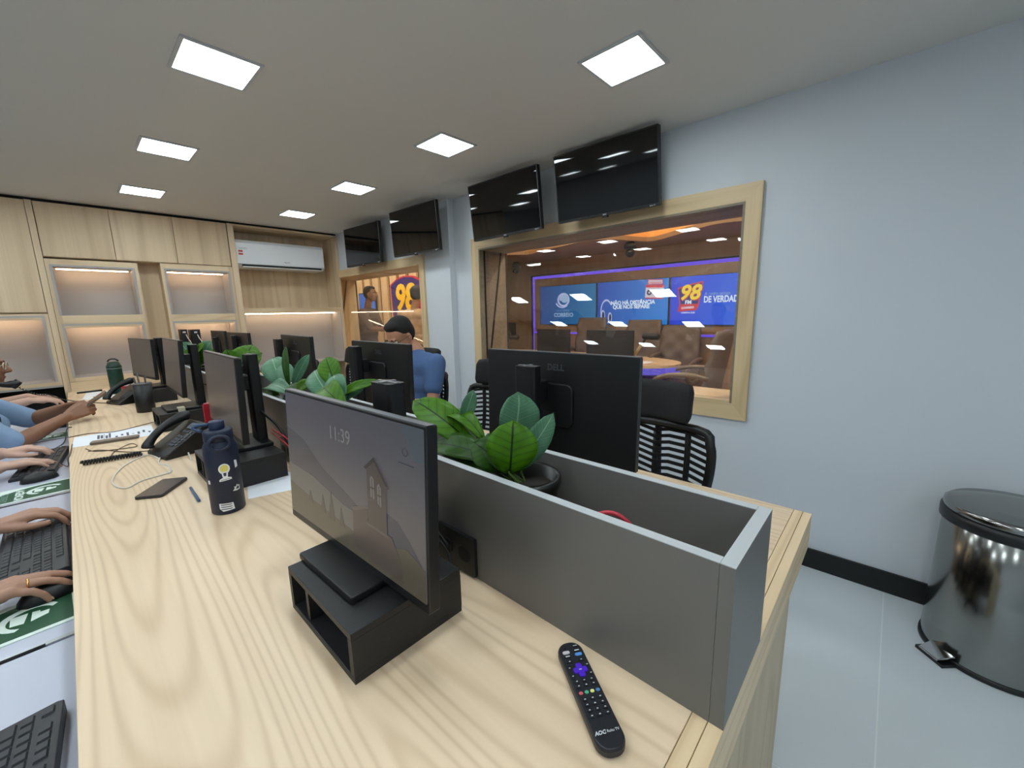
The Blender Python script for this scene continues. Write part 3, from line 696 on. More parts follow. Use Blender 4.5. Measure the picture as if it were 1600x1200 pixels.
def pad(label, cx, cy, w_=0.235, h_=0.20, rot=0.0):
    t = thing('mouse_pad', label, 'mouse pad', (cx, cy, TZ+0.0003), rot, 'green printed mouse pads')
    part(MB().prism(rrect(w_, h_, 0.008), 0, 0.0016), 'base', PADW, t)
    p = [(-w_/2+0.012, -h_/2+0.012), (w_/2-0.004, -h_/2+0.012), (w_/2-0.004, h_/2-0.012)]+[(-w_/2+0.012+0.07*(1-math.sin(a)), h_/2-0.012-0.09*(1-math.cos(a))*1.0) for a in [PI/2*k/6 for k in range(6, -1, -1)]][0:0]
    arc = [(w_/2-0.05-(w_-0.062)*math.sin(a), -h_/2+0.03+(h_-0.042)*math.cos(a)) for a in [PI/2*k/10 for k in range(11)]]
    part(MB().prism([(-w_/2+0.012, -h_/2+0.012), (w_/2-0.004, -h_/2+0.012), (w_/2-0.004, h_/2-0.012)]+arc[1:], 0.0016, 0.0018), 'green_print', PADG, t)
    # print reads from the seat side: text runs towards -y, its top towards +x
    F = frame((0,-1,0), (1,0,0), (0,0,1)); z = 0.0019
    part(MB().text('AGÊNCIA', 0.030, F((-0.018, -0.012, z)), bold=0.03, ext=0.0001), 'bold_print', PADW, t)
    part(MB().text('CORREIO', 0.026, F((-0.055, -0.012, z)), ext=0.0001), 'outline_print', PADO, t)
    mb = MB()
    arcm = [(0.03+0.055*math.sin(a)+0.0, 0.048-0.030-0.060*(1-math.cos(a))*0 -0.0+0.045*math.cos(a), 0) for a in [PI*k/14 for k in range(15)]]
    ell = [(0.048+0.048*math.cos(a), 0.0+0.050*math.sin(a)) for a in [2*PI*k/28 for k in range(29)]]
    inn = [(0.050+0.036*math.cos(a), -0.003+0.038*math.sin(a)) for a in [2*PI*k/28 for k in range(29)]]
    for k in range(2, 19):
        mb.poly([(ell[k][0], ell[k][1], z), (ell[k+1][0], ell[k+1][1], z), (inn[k+1][0], inn[k+1][1], z), (inn[k][0], inn[k][1], z)])
    mb.poly([(0.020, 0.022, z), (0.020, -0.016, z), (0.040, -0.022, z), (0.046, 0.020, z)][::-1])
    mb.poly([(0.052, 0.018, z), (0.050, -0.024, z), (0.076, -0.014, z), (0.078, 0.004, z), (0.064, 0.006, z), (0.064, 0.014, z)][::-1])
    part(mb, 'emblem', PADW, t)
    return t
pad('green printed mouse pad under the ringed hand, on the second tray', -0.195, 1.335, 0.235, 0.17, 0.03)
pad('green printed mouse pad at the near edge of the third tray', -0.195, 2.37, 0.235, 0.18)
pad('green printed mouse pad by the forearm of the woman in blue', -0.19, 3.47, 0.22, 0.16)
# ------------------------------------------------------------------ plants in the planter
LEAF_A = leaf_mat('leaf_bright_green', (72, 118, 8), (42, 84, 5), (18, 42, 8))
LEAF_B = leaf_mat('leaf_pale_green', (90, 130, 102), (50, 94, 68), (120, 156, 124))
LEAF_C = leaf_mat('leaf_dark_green', (46, 82, 14), (24, 54, 8), (14, 34, 8))
STEM = mat('plant_stem', (84, 104, 44), 0.6)
def leaf(parent, base, tip, width, nrm, mtl, bend=0.12, cup=0.16):
    """one broad leaf; coordinates relative to the parent"""
    b, t_, nrm = Vector(base), Vector(tip), Vector(nrm)
    d = t_-b; Ln = d.length; d.normalize(); nrm = (nrm-d*nrm.dot(d)).normalized(); sd = d.cross(nrm)
    nu, nv = 6, 11; vs = []; uv = []
    for j in range(nv):
        v = j/(nv-1)
        c = b+d*Ln*v+nrm*(4*bend*Ln*v*(1-v)) - nrm*(bend*Ln*0.6*v*v)
        wv = width*0.62*(max(0.0, math.sin(PI*min(1, 0.02+0.98*v**0.92)))**0.55)*(0.62+0.52*min(v, 0.7))
        for i in range(nu+1):
            u = i/nu*2-1
            wob = 0.02*width*math.sin(9*v+4*u)
            vs.append(c+sd*wv*u+nrm*(cup*wv*u*u+wob)); uv.append((u*0.5*max(wv/(width*0.62), 0.12)+0.5, v))
    fs = [(j*(nu+1)+i, j*(nu+1)+i+1, (j+1)*(nu+1)+i+1, (j+1)*(nu+1)+i) for j in range(nv-1) for i in range(nu)]
    mb = MB().add(vs, fs, 0, True); me = mb.mesh('leaf', mtl)
    ul = me.uv_layers.new(name='UVMap')
    for lp in me.loops: ul.data[lp.index].uv = uv[lp.vertex_index]
    o = bpy.data.objects.new('leaf', me); COL.objects.link(o); o.parent = parent; reg(o, parent)
    s = o.modifiers.new('thick', 'SOLIDIFY'); s.thickness = 0.0012
    return o
def pot_plant(label, y, leaves, group='leafy plants in the desk planter'):
    c = Vector((0.645, y, DZ+0.001))
    t = thing('potted_plant', label, 'plant', c, 0, group)
    part(MB().lathe([(0.05, 0.0), (0.060, 0.10), (0.070, 0.205), (0.076, 0.207), (0.076, 0.225), (0.066, 0.225), (0.064, 0.19)], 28), 'pot', mat('pot_black', (20, 19, 18), 0.35), t)
    part(MB().lathe([(0.001, 0.195), (0.063, 0.197), (0.063, 0.190)], 20), 'soil', mat('soil_dark', (34, 26, 20), 0.95, noise=0.4, nscale=120), t)
    st = MB(); mats = {'A': LEAF_A, 'B': LEAF_B, 'C': LEAF_C}
    for (b, tp, w_, n, k, bend) in leaves:
        b = Vector(b)-c; tp = Vector(tp)-c
        leaf(t, b, tp, w_, n, mats[k], bend)
        st.tube(smooth_path([(0.02*math.copysign(1, b.x), 0.02*(1 if b.y > 0 else -1), 0.19), (b*0.5+Vector((0, 0, 0.09))), b, b+(tp-b)*0.06], 4), 0.0028, 6)
    part(st, 'stems', STEM, t)
    return t
def P3(u, v, x): return at(u, v, 'x', x)
CV = Vector((-0.5, -0.85, 0.25))       # roughly towards the room's near end
L1 = [
 (P3(742, 700, .66), P3(645, 622, .60), .082, (-.35, -.75, .55), 'A', .10),
 (P3(800, 690, .67), P3(812, 614, .68), .098, (-.25, -.9, .25), 'B', .10),
 (P3(796, 740, .605), P3(802, 658, .615), .098, (-.6, -.7, .35), 'A', .10),
 (P3(798, 738, .64), P3(866, 648, .70), .052, (-.5, -.8, .2), 'B', .10),
 (P3(722, 662, .66), P3(740, 610, .68), .034, (-.5, -.8, .1), 'B', .08),
 (P3(758, 690, .66), P3(693, 640, .66), .045, (-.3, -.5, .8), 'A', .22),
 (P3(770, 720, .63), P3(672, 690, .585), .070, (-.3, -.6, .75), 'C', .10),
 (P3(775, 735, .62), P3(690, 700, .60), .060, (-.4, -.7, .5), 'C', .06),
 (P3(790, 735, .63), P3(740, 690, .59), .075, (-.4, -.7, .55), 'C', .14),
 (P3(796, 740, .62), P3(762, 676, .64), .070, (-.4, -.8, .4), 'C', .05),
 (P3(742, 690, .68), P3(720, 650, .70), .050, (-.4, -.8, .4), 'C', .12),
 (P3(800, 735, .66), P3(830, 700, .69), .050, (-.3, -.6, .7), 'C', .14),
]
pot_plant('broad-leaved plant in a black pot nearest the planter end, beside the lettered monitor back', 0.565, L1)
L2 = [
 (P3(528, 606, .66), P3(508, 557, .66), .075, (-.6, -.75, .3), 'A', .10),
 (P3(522, 628, .63), P3(488, 576, .63), .085, (-.6, -.7, .4), 'B', .12),
 (P3(532, 622, .66), P3(589, 593, .70), .034, (-.3, -.8, .5), 'A', .12),
 (P3(532, 627, .65), P3(568, 605, .69), .026, (-.3, -.8, .4), 'B', .08),
 (P3(540, 640, .61), P3(500, 601, .61), .085, (-.5, -.7, .5), 'A', .16),
 (P3(538, 626, .64), P3(520, 584, .65), .070, (-.6, -.7, .3), 'B', .12),
]
L2b = [
 (P3(442, 604, .64), P3(424, 557, .65), .105, (-.45, -.8, .3), 'B', .08),
 (P3(458, 606, .66), P3(482, 554, .70), .05, (-.8, -.5, .1), 'B', .04),
 (P3(456, 616, .62), P3(414, 602, .60), .075, (-.4, -.5, .8), 'B', .12),
 (P3(446, 608, .64), P3(446, 566, .68), .07, (-.5, -.8, .2), 'B', .06),
 (P3(470, 618, .63), P3(452, 600, .61), .06, (-.3, -.6, .7), 'C', .14),
 (P3(462, 616, .63), P3(486, 596, .64), .05, (-.4, -.7, .5), 'A', .10),
 (P3(436, 616, .63), P3(410, 622, .585), .09, (-.4, -.6, .6), 'A', .12),
 (P3(452, 606, .64), P3(445, 540, .66), .03, (-.7, -.6, .1), 'C', .05),
]
pot_plant('bushy leafy plant rising behind the nearest monitor, the one with the long narrow leaves', 1.42, L2)
pot_plant('pale green broad-leaved plant behind the pole of the second left-hand monitor', 1.98, L2b)
def bush(y, n, sc, seed, kinds):
    R = random.Random(seed); o = []
    for i in range(n):
        a = 2*PI*i/n+R.uniform(-.3, .3); el = R.uniform(.45, 1.15); Ln = sc*R.uniform(.8, 1.15)
        d = Vector((math.cos(a)*math.cos(el)*0.55, math.sin(a)*math.cos(el), math.sin(el)))
        b = Vector((.645, y, .99))+Vector((math.cos(a)*.02, math.sin(a)*.03, 0.01))
        o.append((b, b+d*Ln, Ln*R.uniform(.5, .68), (-d.x*.6-.25, -.7-d.y*.3, .6), kinds[i % len(kinds)], R.uniform(.06, .16)))
    return o
pot_plant('bright green plant showing above the second left-hand monitor', 2.78, bush(2.78, 11, .20, 5, 'AABAB'))
pot_plant('farthest plant in the planter, between the third and second left-hand monitors', 3.85, bush(3.85, 10, .20, 9, 'ABAA'))

# ------------------------------------------------------------------ things lying on the desk
# television remote
r = at(965, 1195, 'z', DZ); a_ = at(884, 1012, 'z', DZ)
ax = (Vector((a_.x, a_.y, 0))-Vector((r.x, r.y, 0))); RL = 0.182; mid = (Vector((a_.x, a_.y, DZ))+Vector((r.x, r.y, DZ)))/2
t = thing('remote_control', 'black television remote with a purple direction pad at the near end of the desk', 'remote control', (mid.x, mid.y, DZ), math.atan2(ax.y, ax.x)-PI/2)
bp = rrect(0.043, RL, 0.019, 7)
def scale2(p, s): return [(x*s, y*(1-(1-s)*0.3)) for x, y in p]
mb = MB(); mb.prism(scale2(bp, .86), 0.0, 0.004, 0, None, False, bp); mb.prism(bp, 0.004, 0.013); mb.prism(bp, 0.013, 0.0165, 0, None, False, scale2(bp, .93))
part(mb, 'body', mat('remote_black', (28, 30, 36), 0.38), t, 0.0008)
BT_ = mat('rubber_button', (16, 17, 22), 0.55); Z0 = 0.0163
def btn(x, y, w_=0.009, h_=0.0062, m=BT_, nm='button', r=0.0028, z=0.0013):
    return part(MB().prism(rrect(w_, h_, min(r, h_*.49, w_*.49), 3, x, y), Z0, Z0+z), nm, m, t)
MK = mat('remote_mark_white', (200, 202, 208), 0.5)
mk = MB()
def mark(x, y, w_=0.0026, h_=0.0014): mk.box(x-w_/2, x+w_/2, y-h_/2, y+h_/2, Z0+0.0013, Z0+0.0015)
btn(-0.008, 0.079, 0.006, 0.005); btn(0.010, 0.0795, 0.010, 0.004); mark(0.010, 0.0795, 0.007)
btn(-0.0095, 0.069, 0.012, 0.0062, mat('button_pale', (196, 190, 198), 0.5)); btn(0.0095, 0.070, 0.012, 0.0062); mark(0.0095, 0.070, 0.008, 0.002)
btn(0.0095, 0.062, 0.012, 0.0058, mat('button_blue', (84, 140, 214), 0.5)); btn(-0.0095, 0.061, 0.012, 0.0058); mark(-0.0095, 0.061, 0.007, 0.002)
for x, y in ((-0.010, 0.051), (0.010, 0.051)): btn(x, y, 0.011, 0.006); mark(x, y)
btn(-0.0145, 0.031, 0.008, 0.026, r=0.004); mark(-0.0145, 0.039); mark(-0.0145, 0.024); btn(0.0155, 0.040, 0.006, 0.008); btn(0.0155, 0.024, 0.006, 0.008); mark(0.0155, 0.024); mark(0.0155, 0.040)
PUR = mat('direction_pad_purple', (78, 30, 200), 0.45)
dp = MB()
for dx, dy in ((0, .0075), (0, -.0075), (.0065, 0), (-.0065, 0)): dp.prism(rrect(0.0095, 0.0095, 0.003, 4, dx+0.001, 0.032+dy), Z0, Z0+0.0022)
dp.prism(rrect(0.009, 0.009, 0.002, 4, 0.001, 0.032), Z0, Z0+0.0026); part(dp, 'direction_pad', PUR, t)
mk.box(-0.0012, 0.0032, 0.0312, 0.0328, Z0+0.0026, Z0+0.0028)
for i, y in enumerate((0.014, 0.006)):
    for x in (-0.012, 0.0, 0.012): btn(x, y, 0.0095, 0.0062); mark(x, y)
for x, c in ((-0.0135, (206, 92, 104)), (-0.0045, (76, 176, 140)), (0.0045, (226, 222, 128)), (0.0135, (74, 128, 186))): btn(x, -0.006, 0.0062, 0.0048, mat('button_%d' % c[0], c, 0.5), 'colour_button', 0.0024)
for j in range(4):
    for x in (-0.0115, 0.0005, 0.0125): btn(x, -0.0165-j*0.0085, 0.0092, 0.006); mark(x, -0.0165-j*0.0085)
part(mk, 'button_legends', MK, t)
mb = MB().text('AOC', 0.0072, Matrix.Translation((-0.0105, -0.0665, Z0+0.0003)), bold=0.03, shear=0.2); mb.text('· Roku TV', 0.0050, Matrix.Translation((0.0072, -0.0665, Z0+0.0003)), bold=0.01)
part(mb, 'lettering', MK, t)

# navy bottle
def P2(u, v): return at(u, v, 'z', DZ)
NAVY = mat('bottle_navy', (20, 31, 56), 0.5); NAVY2 = mat('bottle_lid_blue', (44, 68, 102), 0.5)
t = thing('water_bottle', 'navy insulated bottle with white stickers, carry-loop lid on top', 'bottle', (0.262, 1.455, DZ))
part(MB().lathe([(0.040, 0.0), (0.044, 0.004), (0.0445, 0.19), (0.043, 0.205), (0.036, 0.222), (0.034, 0.226)], 36), 'body', NAVY, t)
part(MB().lathe([(0.036, 0.222), (0.0375, 0.226), (0.0375, 0.252), (0.034, 0.256), (0.012, 0.258)], 30), 'lid', NAVY, t)
part(MB().lathe([(0.019, 0.257), (0.020, 0.259), (0.0195, 0.279), (0.017, 0.282), (0.004, 0.282)], 24), 'cap', mat('bottle_cap_navy', (26, 38, 68), 0.45), t)
va = math.atan2(-1.455, -0.262)
ring = [(math.cos(va)*(0.043)+(-math.sin(va))*0.025*math.cos(a), math.sin(va)*0.043+math.cos(va)*0.025*math.cos(a), 0.222+0.021*math.sin(a)) for a in [2*PI*k/24 for k in range(24)]]
part(MB().tube(ring, 0.005, 8, 0, True), 'carry_loop', NAVY, t)
part(MB().tube(smooth_path([(-0.034, 0.02, 0.252), (-0.052, 0.028, 0.262), (-0.044, 0.03, 0.270), (-0.015, 0.026, 0.268)], 4), 0.005, 8), 'spout_arm', NAVY2, t)
def sticker(nm, outline, z0, ang, m, k=0.0):
    """flat outline wrapped on the bottle wall"""
    R_ = 0.0447+k; vs = [(R_*math.cos(va+ang+x/R_), R_*math.sin(va+ang+x/R_), z0+y) for x, y in outline]
    return vs
ST = mat('sticker_white', (232, 234, 236), 0.5); STY = mat('sticker_yellow', (226, 210, 110), 0.5); STK = mat('sticker_ink', (54, 58, 70), 0.5)
bulb = [(0.0145*math.sin(a), 0.018+0.016*math.cos(a)) for a in [PI*(-0.82+1.64*k/16) for k in range(17)]]+[(0.006, -0.008), (0.015, -0.011), (0.016, -0.017), (-0.016, -0.019), (-0.015, -0.013), (-0.006, -0.008)]
def S_(nm, lst):
    mb = MB(); ms = []
    for i, (o_, z0, ang, m_, k) in enumerate(lst):
        bm = bmesh.new(); f_ = bm.faces.new([bm.verts.new((x, y, 0)) for x, y in o_]); bmesh.ops.triangulate(bm, faces=[f_])
        bmesh.ops.subdivide_edges(bm, edges=[e for e in bm.edges if abs(e.verts[0].co.x-e.verts[1].co.x) > 0.003], cuts=3, use_grid_fill=True)
        bmesh.ops.triangulate(bm, faces=bm.faces[:]); bm.verts.index_update()
        vs = sticker(nm, [(v.co.x, v.co.y) for v in bm.verts], z0, ang, m_, k+0.0003)
        mb.add(vs, [tuple(v.index for v in f.verts) for f in bm.faces], i); ms.append(m_); bm.free()
    part(mb, nm, ms, t)
S_('bulb_sticker', [(bulb, 0.125, 0.05, ST, 0), ([(x*.72, 0.018+(y-0.018)*.72) for x, y in bulb[:17]], 0.126, 0.05, STY, .0002), ([(-.003, -.004), (.003, -.004), (.004, .006), (-.004, .006)], .125, .05, STK, .0003), ([(-.012, -.016), (.012, -.0145), (.012, -.013), (-.012, -.0145)], .125, .05, STK, .0003)])
card = [(-.018, .010), (.018, .007), (.020, -.014), (-.010, -.016), (-.018, -.006)]
S_('text_sticker', [(card, .028, -.12, ST, 0)]+[([(-.014, y), (.014, y-.002), (.014, y-.0045), (-.014, y-.0025)], .028, -.12, STK, .0002) for y in (.0065, -.0002, -.007)])
S_('leaf_sticker', [([(-.012, -.006), (-.006, .001), (-.008, .006), (-.002, .005), (.002, .012), (.005, .006), (.010, .008), (.010, -.006), (0, -.008)], .075, .62, ST, 0), ([(-.004, -.003), (.006, -.004), (.008, .003), (.002, .006)], .075, .62, STK, .0002)])
S_('side_sticker', [([(-.005, .012), (.004, .010), (.005, -.010), (-.004, -.013)], .150, .80, ST, 0)]); S_('edge_sticker', [([(-.004, .006), (.004, .006), (.004, -.006), (-.004, -.006)], .105, -1.0, ST, 0)])

# second bottle, green, far end
GRN = mat('bottle_green', (14, 56, 42), 0.45)
g = thing('water_bottle', 'dark green bottle with a black carry loop at the far end of the desk', 'bottle', (0.215, 4.62, DZ))
part(MB().lathe([(0.040, 0), (0.046, 0.004), (0.047, 0.20), (0.046, 0.204)], 24), 'body', GRN, g); part(MB().lathe([(0.047, 0.206), (0.047, 0.222), (0.040, 0.235), (0.036, 0.25), (0.02, 0.258)], 24), 'lid', GRN, g)
part(MB().tube([(0.03*math.cos(a), 0, 0.258+0.022*math.sin(a)) for a in [PI*k/10 for k in range(11)]], 0.006, 8), 'carry_loop', BLACK, g)
part(MB().lathe([(0.0473, 0.203), (0.0478, 0.204), (0.0473, 0.206)], 24), 'band', mat('band_pale', (120, 150, 140), 0.4), g)

# desk telephones
def telephone(label, loc, rotz, on_hook=True, group='black desk telephones'):
    """local: x to the right of the user, y away from the user"""
    t = thing('desk_telephone', label, 'telephone', loc, rotz, group)
    mb = MB(); pr = [(-0.085, 0.0), (0.085, 0.0), (0.090, 0.118), (0.080, 0.124), (-0.078, 0.022), (-0.085, 0.016)]
    mb.add([(-0.09, y, z) for y, z in pr]+[(0.09, y, z) for y, z in pr], [tuple(range(6)), tuple(range(11,5,-1))]+[((i+1) % 6, i, 6+i, 6+(i+1) % 6) for i in range(6)])
    part(mb, 'base', BLACK, t, 0.004)
    sl = math.atan2(0.102, 0.158); M = Matrix.Translation((0, 0, 0.0735)) @ Matrix.Rotation(sl, 4, 'X')
    part(MB().prism(rrect(0.066, 0.030, 0.002, 3, 0.034, 0.062), 0.0, 0.003, 0, M), 'display', mat('phone_display', (120, 128, 140), 0.2), t)
    kb = MB()
    for j in range(4):
        for i in range(3): part(MB().prism(rrect(0.0135, 0.0105, 0.002, 2, 0.012+i*0.0175, 0.0-j*0.0155), 0.0, 0.003, 0, M), 'key', mat('phone_key', (74, 78, 88), 0.5), t)
    for j in range(6):
        part(MB().prism(rrect(0.014, 0.008, 0.002, 2, 0.072, 0.030-j*0.014), 0.0, 0.003, 0, M), 'key', MATS['phone_key'], t)
    for i in range(3): part(MB().prism(rrect(0.013, 0.008, 0.002, 2, 0.012+i*0.0175, 0.030), 0.0, 0.003, 0, M), 'key', MATS['phone_key'], t)
    for i in range(4): kb.box(0.010+i*0.016, 0.019+i*0.016, 0.055, 0.070, 0.003, 0.0032, 0, M)
    part(kb, 'display_digits', mat('display_ink', (40, 44, 54), 0.5), t)
    if on_hook:
        hp = [M @ Vector(p) for p in ((-0.058, -0.095, 0.016), (-0.058, -0.080, 0.030), (-0.058, -0.03, 0.044), (-0.058, 0.03, 0.044), (-0.058, 0.085, 0.030), (-0.058, 0.10, 0.016))]
        part(MB().tube(smooth_path(hp, 5), [0.021, 0.023, 0.024, 0.023, 0.021, 0.019, 0.018, 0.017, 0.016, 0.016, 0.016, 0.016, 0.016, 0.016, 0.017, 0.018, 0.019, 0.020, 0.021, 0.022, 0.023, 0.024, 0.023, 0.022, 0.021, 0.020][:len(smooth_path(hp, 5))], 12), 'handset', BLACK, t)
    return t
telephone('black desk telephone with its handset on the hook, behind the navy bottle', (0.265, 2.285, DZ), -PI/2+0.22)
k = telephone('farther black desk telephone, its handset side raised, beside the pen pot', (0.225, 4.02, DZ), -PI/2+0.35)
def coil(p0, p1, r, turns, rw=0.0016, sag=0.0):
    p0, p1 = Vector(p0), Vector(p1); o = []
    d = p1-p0; n = turns*9; s = d.cross(Vector((0, 0, 1))).normalized(); u = Vector((0, 0, 1))
    for i in range(n+1):
        f = i/n; a = 2*PI*turns*f; o.append(p0+d*f+s*r*math.cos(a)+u*(r*math.sin(a)-sag*4*f*(1-f)))
    return o
c0 = P2(128, 728); c1 = P2(222, 712)
tg = solo(MB().tube(coil((c0.x, c0.y, DZ+0.0115), (c1.x, c1.y, DZ+0.0115), 0.0075, 20), 0.0040, 6), 'coiled_cord', BLACK, 'coiled black telephone cord lying in front of the desk telephone', 'cord')
# phones
def slab_phone(label, c, rotz, w_, l_, th, m_body, m_scr, z=DZ):
    t = thing('mobile_phone', label, 'mobile phone', (c.x, c.y, z), rotz)
    part(MB().prism(rrect(w_, l_, 0.010, 5), 0, th), 'body', m_body, t, 0.0015)
    part(MB().prism(rrect(w_-0.005, l_-0.005, 0.008, 5), th, th+0.0004), 'screen', m_scr, t)
    return t
pa, pb = P2(225, 784), P2(280, 747); c = (pa+pb)/2; c.z = DZ; d = pb-pa
slab_phone('dark grey mobile phone lying near the navy bottle', c, math.atan2(d.y, d.x)-PI/2, 0.082, 0.158, 0.010, mat('phone_case_dark', (40, 40, 44), 0.4), mat('phone_glass_grey', (52, 54, 62), 0.22))
pa, pb = P2(146, 694), P2(214, 684); c = (pa+pb)/2; d = pb-pa
slab_phone('brown-grey mobile phone lying on the narrow printed sheet', c, math.atan2(d.y, d.x)-PI/2, 0.050, 0.175, 0.011, mat('phone_case_brown', (104, 92, 82), 0.45), mat('phone_back_brown', (112, 100, 92), 0.4), DZ+0.0008)
# papers
def sheet(label, pts, marks=(), cat='paper', name='paper_sheet', z=DZ+0.0002):
    t = thing(name, label, cat, (0, 0, 0))
    P_ = [P2(*p) for p in pts]
    part(MB().prism([(p.x, p.y) for p in P_][::-1] if ((P_[1]-P_[0]).cross(P_[2]-P_[0])).z < 0 else [(p.x, p.y) for p in P_], z, z+0.0005), 'sheet', PAPER, t)
    if marks:
        mb = MB()
        o, ex, ey = P_[3], P_[2]-P_[3], P_[0]-P_[3]
        for (a, b, c_, d_) in marks:
            q = [o+ex*a+ey*b, o+ex*c_+ey*b, o+ex*c_+ey*d_, o+ex*a+ey*d_]; mb.poly([(p.x, p.y, z+0.0007) for p in q])
        part(mb, 'printing', mat('print_ink_grey', (70, 76, 92), 0.6), t)
    return t
mk_ = [(0.28, .45, .31, .85), (.32, .45, .35, .8), (.36, .3, .365, .9), (.38, .4, .41, .7), (.42, .4, .445, .9)]+[(.50+i*.07, .35+.1*(i % 2), .53+i*.07, .5+.1*(i % 3)) for i in range(7)]
sheet('long narrow printed sheet lying across the desk under the brown-grey phone', [(116, 684), (236, 664), (244, 679), (112, 700)], mk_)
sheet('white sheet of paper beside the riser behind the navy bottle', [(386, 752), (455, 737), (462, 764), (388, 780)])
sheet('corner of white paper sticking out behind the nearest riser', [(476, 860), (522, 842), (530, 858), (486, 876)])
sheet('white papers at the far end of the desk by the green bottle', [(135, 614), (200, 607), (204, 622), (128, 625)], [(.2, .3, .6, .4), (.3, .6, .8, .7)])
q0, q1 = P2(120, 614), P2(160, 611)
mb = MB().tube([(q0.x, min(q0.y, 4.86), DZ+0.008), (q1.x, min(q1.y, 4.9), DZ+0.008)], 0.0075, 8); solo(mb, 'ruler_bar', BLACK, 'thin black bar lying at the far end of the desk', 'ruler')
# pen
q0, q1 = P2(298, 764), P2(330, 790)
t = thing('pen', 'blue-grey pen lying beside the navy bottle', 'pen', (0, 0, 0)); a, b = Vector((q0.x, q0.y, DZ+0.0045)), Vector((q1.x-0.02, q1.y+0.06, DZ+0.0045)); d = (b-a).normalized()
part(MB().tube([a, b], 0.0042, 10), 'barrel', mat('pen_blue_grey', (72, 96, 132), 0.4), t); part(MB().tube([a-d*0.010, a], [0.001, 0.004], 10), 'tip', STEEL, t)
# pen pot with pens
t = thing('pen_pot', 'tall black pen pot standing behind the desk telephone', 'pen holder', (0.275, 3.50, DZ))
part(MB().lathe([(0.046, 0), (0.048, 0.003), (0.049, 0.185), (0.045, 0.185), (0.044, 0.006)], 24), 'pot', BLACK, t)
part(MB().lathe([(0.0490, 0.180), (0.0505, 0.183), (0.0490, 0.187)], 24), 'rim', mat('rim_grey', (90, 92, 98), 0.3), t)
for i, (x, y, c) in enumerate(((-0.01, 0.01, (28, 28, 32)), (0.015, -0.01, (34, 36, 44)), (0.0, 0.02, (60, 62, 68)))):
    solo(MB().tube([(0.275+x, 3.50+y, DZ+0.01), (0.275+x*2.0-0.012, 3.50+y*2, DZ+0.225+0.015*i)], 0.005, 8), 'pen', mat('pen_%d' % i, c, 0.4), ['black pen standing in the black pen pot, leaning left', 'dark blue-grey pen standing in the black pen pot, leaning right', 'grey pen standing tallest in the black pen pot'][i], 'pen')
t = thing('small_box', 'small red and white striped box behind the farther telephone', 'box', (0.26, 4.40, DZ))
for i, c in enumerate(((170, 40, 60), (214, 200, 204), (170, 40, 60), (206, 190, 196))): part(MB().box(-0.035, 0.035, -0.03, 0.03, i*0.026, (i+1)*0.026), 'stripe', mat('stripe_%d' % (i % 2), c, 0.5), t)
# red folder upright by the second monitor
t = thing('red_folder', 'narrow red folder standing behind the second left-hand monitor', 'folder', (0.385, 2.235, DZ), 0.1)
part(MB().box(-0.022, 0.022, -0.008, 0.008, 0.0, 0.205), 'cover', mat('folder_red', (168, 26, 44), 0.45), t, 0.002); part(MB().box(-0.017, 0.022, -0.005, 0.005, 0.205, 0.209), 'page_edges', mat('folder_pages', (200, 120, 120), 0.6), t)
# cables
def cable(label, pts, r, m_, name='cable', cat='cable'): return solo(MB().tube(smooth_path(pts, 6), r, 7), name, m_, label, cat)
CW = mat('cable_white', (220, 214, 204), 0.5); CB = mat('cable_brown', (92, 74, 56), 0.5); CK = mat('cable_black', (16, 16, 18), 0.5); CG = mat('cable_grey', (160, 164, 174), 0.5); CRED = mat('cable_red', (186, 46, 62), 0.45)
z = DZ+0.0025
def D(u, v, dz=0.0): p = P2(u, v); return (p.x, p.y, z+dz)
cable('white charging cable looped on the desk in front of the telephone', [D(300, 721), D(292, 706, .012), D(284, 694, .03), D(268, 700, .02), D(248, 722), D(262, 728), D(267, 738), D(256, 742), D(222, 752), D(196, 764), D(176, 756), D(184, 738), D(205, 722), D(232, 712), D(250, 718)], 0.003, CW)
solo(MB().tube([D(262, 740), D(268, 737)], 0.004, 8), 'cable_plug', CW, 'white plug at the end of the looped charging cable', 'plug')
cable('thin brown cable looped on the desk beyond the coiled cord', [D(134, 702), D(150, 706), D(190, 702), D(214, 698), D(204, 694), D(180, 706), D(172, 716)], 0.002, CB)
cable('second thin brown cable running to the telephone', [D(138, 706), D(160, 704), D(200, 707), D(235, 705)], 0.002, CB)
cable('thin cable crossing the desk behind the printed sheet', [D(108, 684), D(140, 678), D(180, 675), D(225, 664), D(240, 660)], 0.002, CB)
cable('thin dark cable hanging over the left edge of the desk', [D(113, 695), (-0.070, 2.62, DZ+0.004), (-0.078, 2.60, DZ-0.01), (-0.085, 2.66, TZ+0.004), (-0.11, 2.75, TZ+0.003)], 0.002, CB)
cable('thin dark cable hanging beside the pad of the woman in blue', [(-0.06, 3.32, DZ+0.003), (-0.079, 3.32, DZ-0.004), (-0.10, 3.20, TZ+0.004), (-0.17, 3.02, TZ+0.004)], 0.0025, CK)
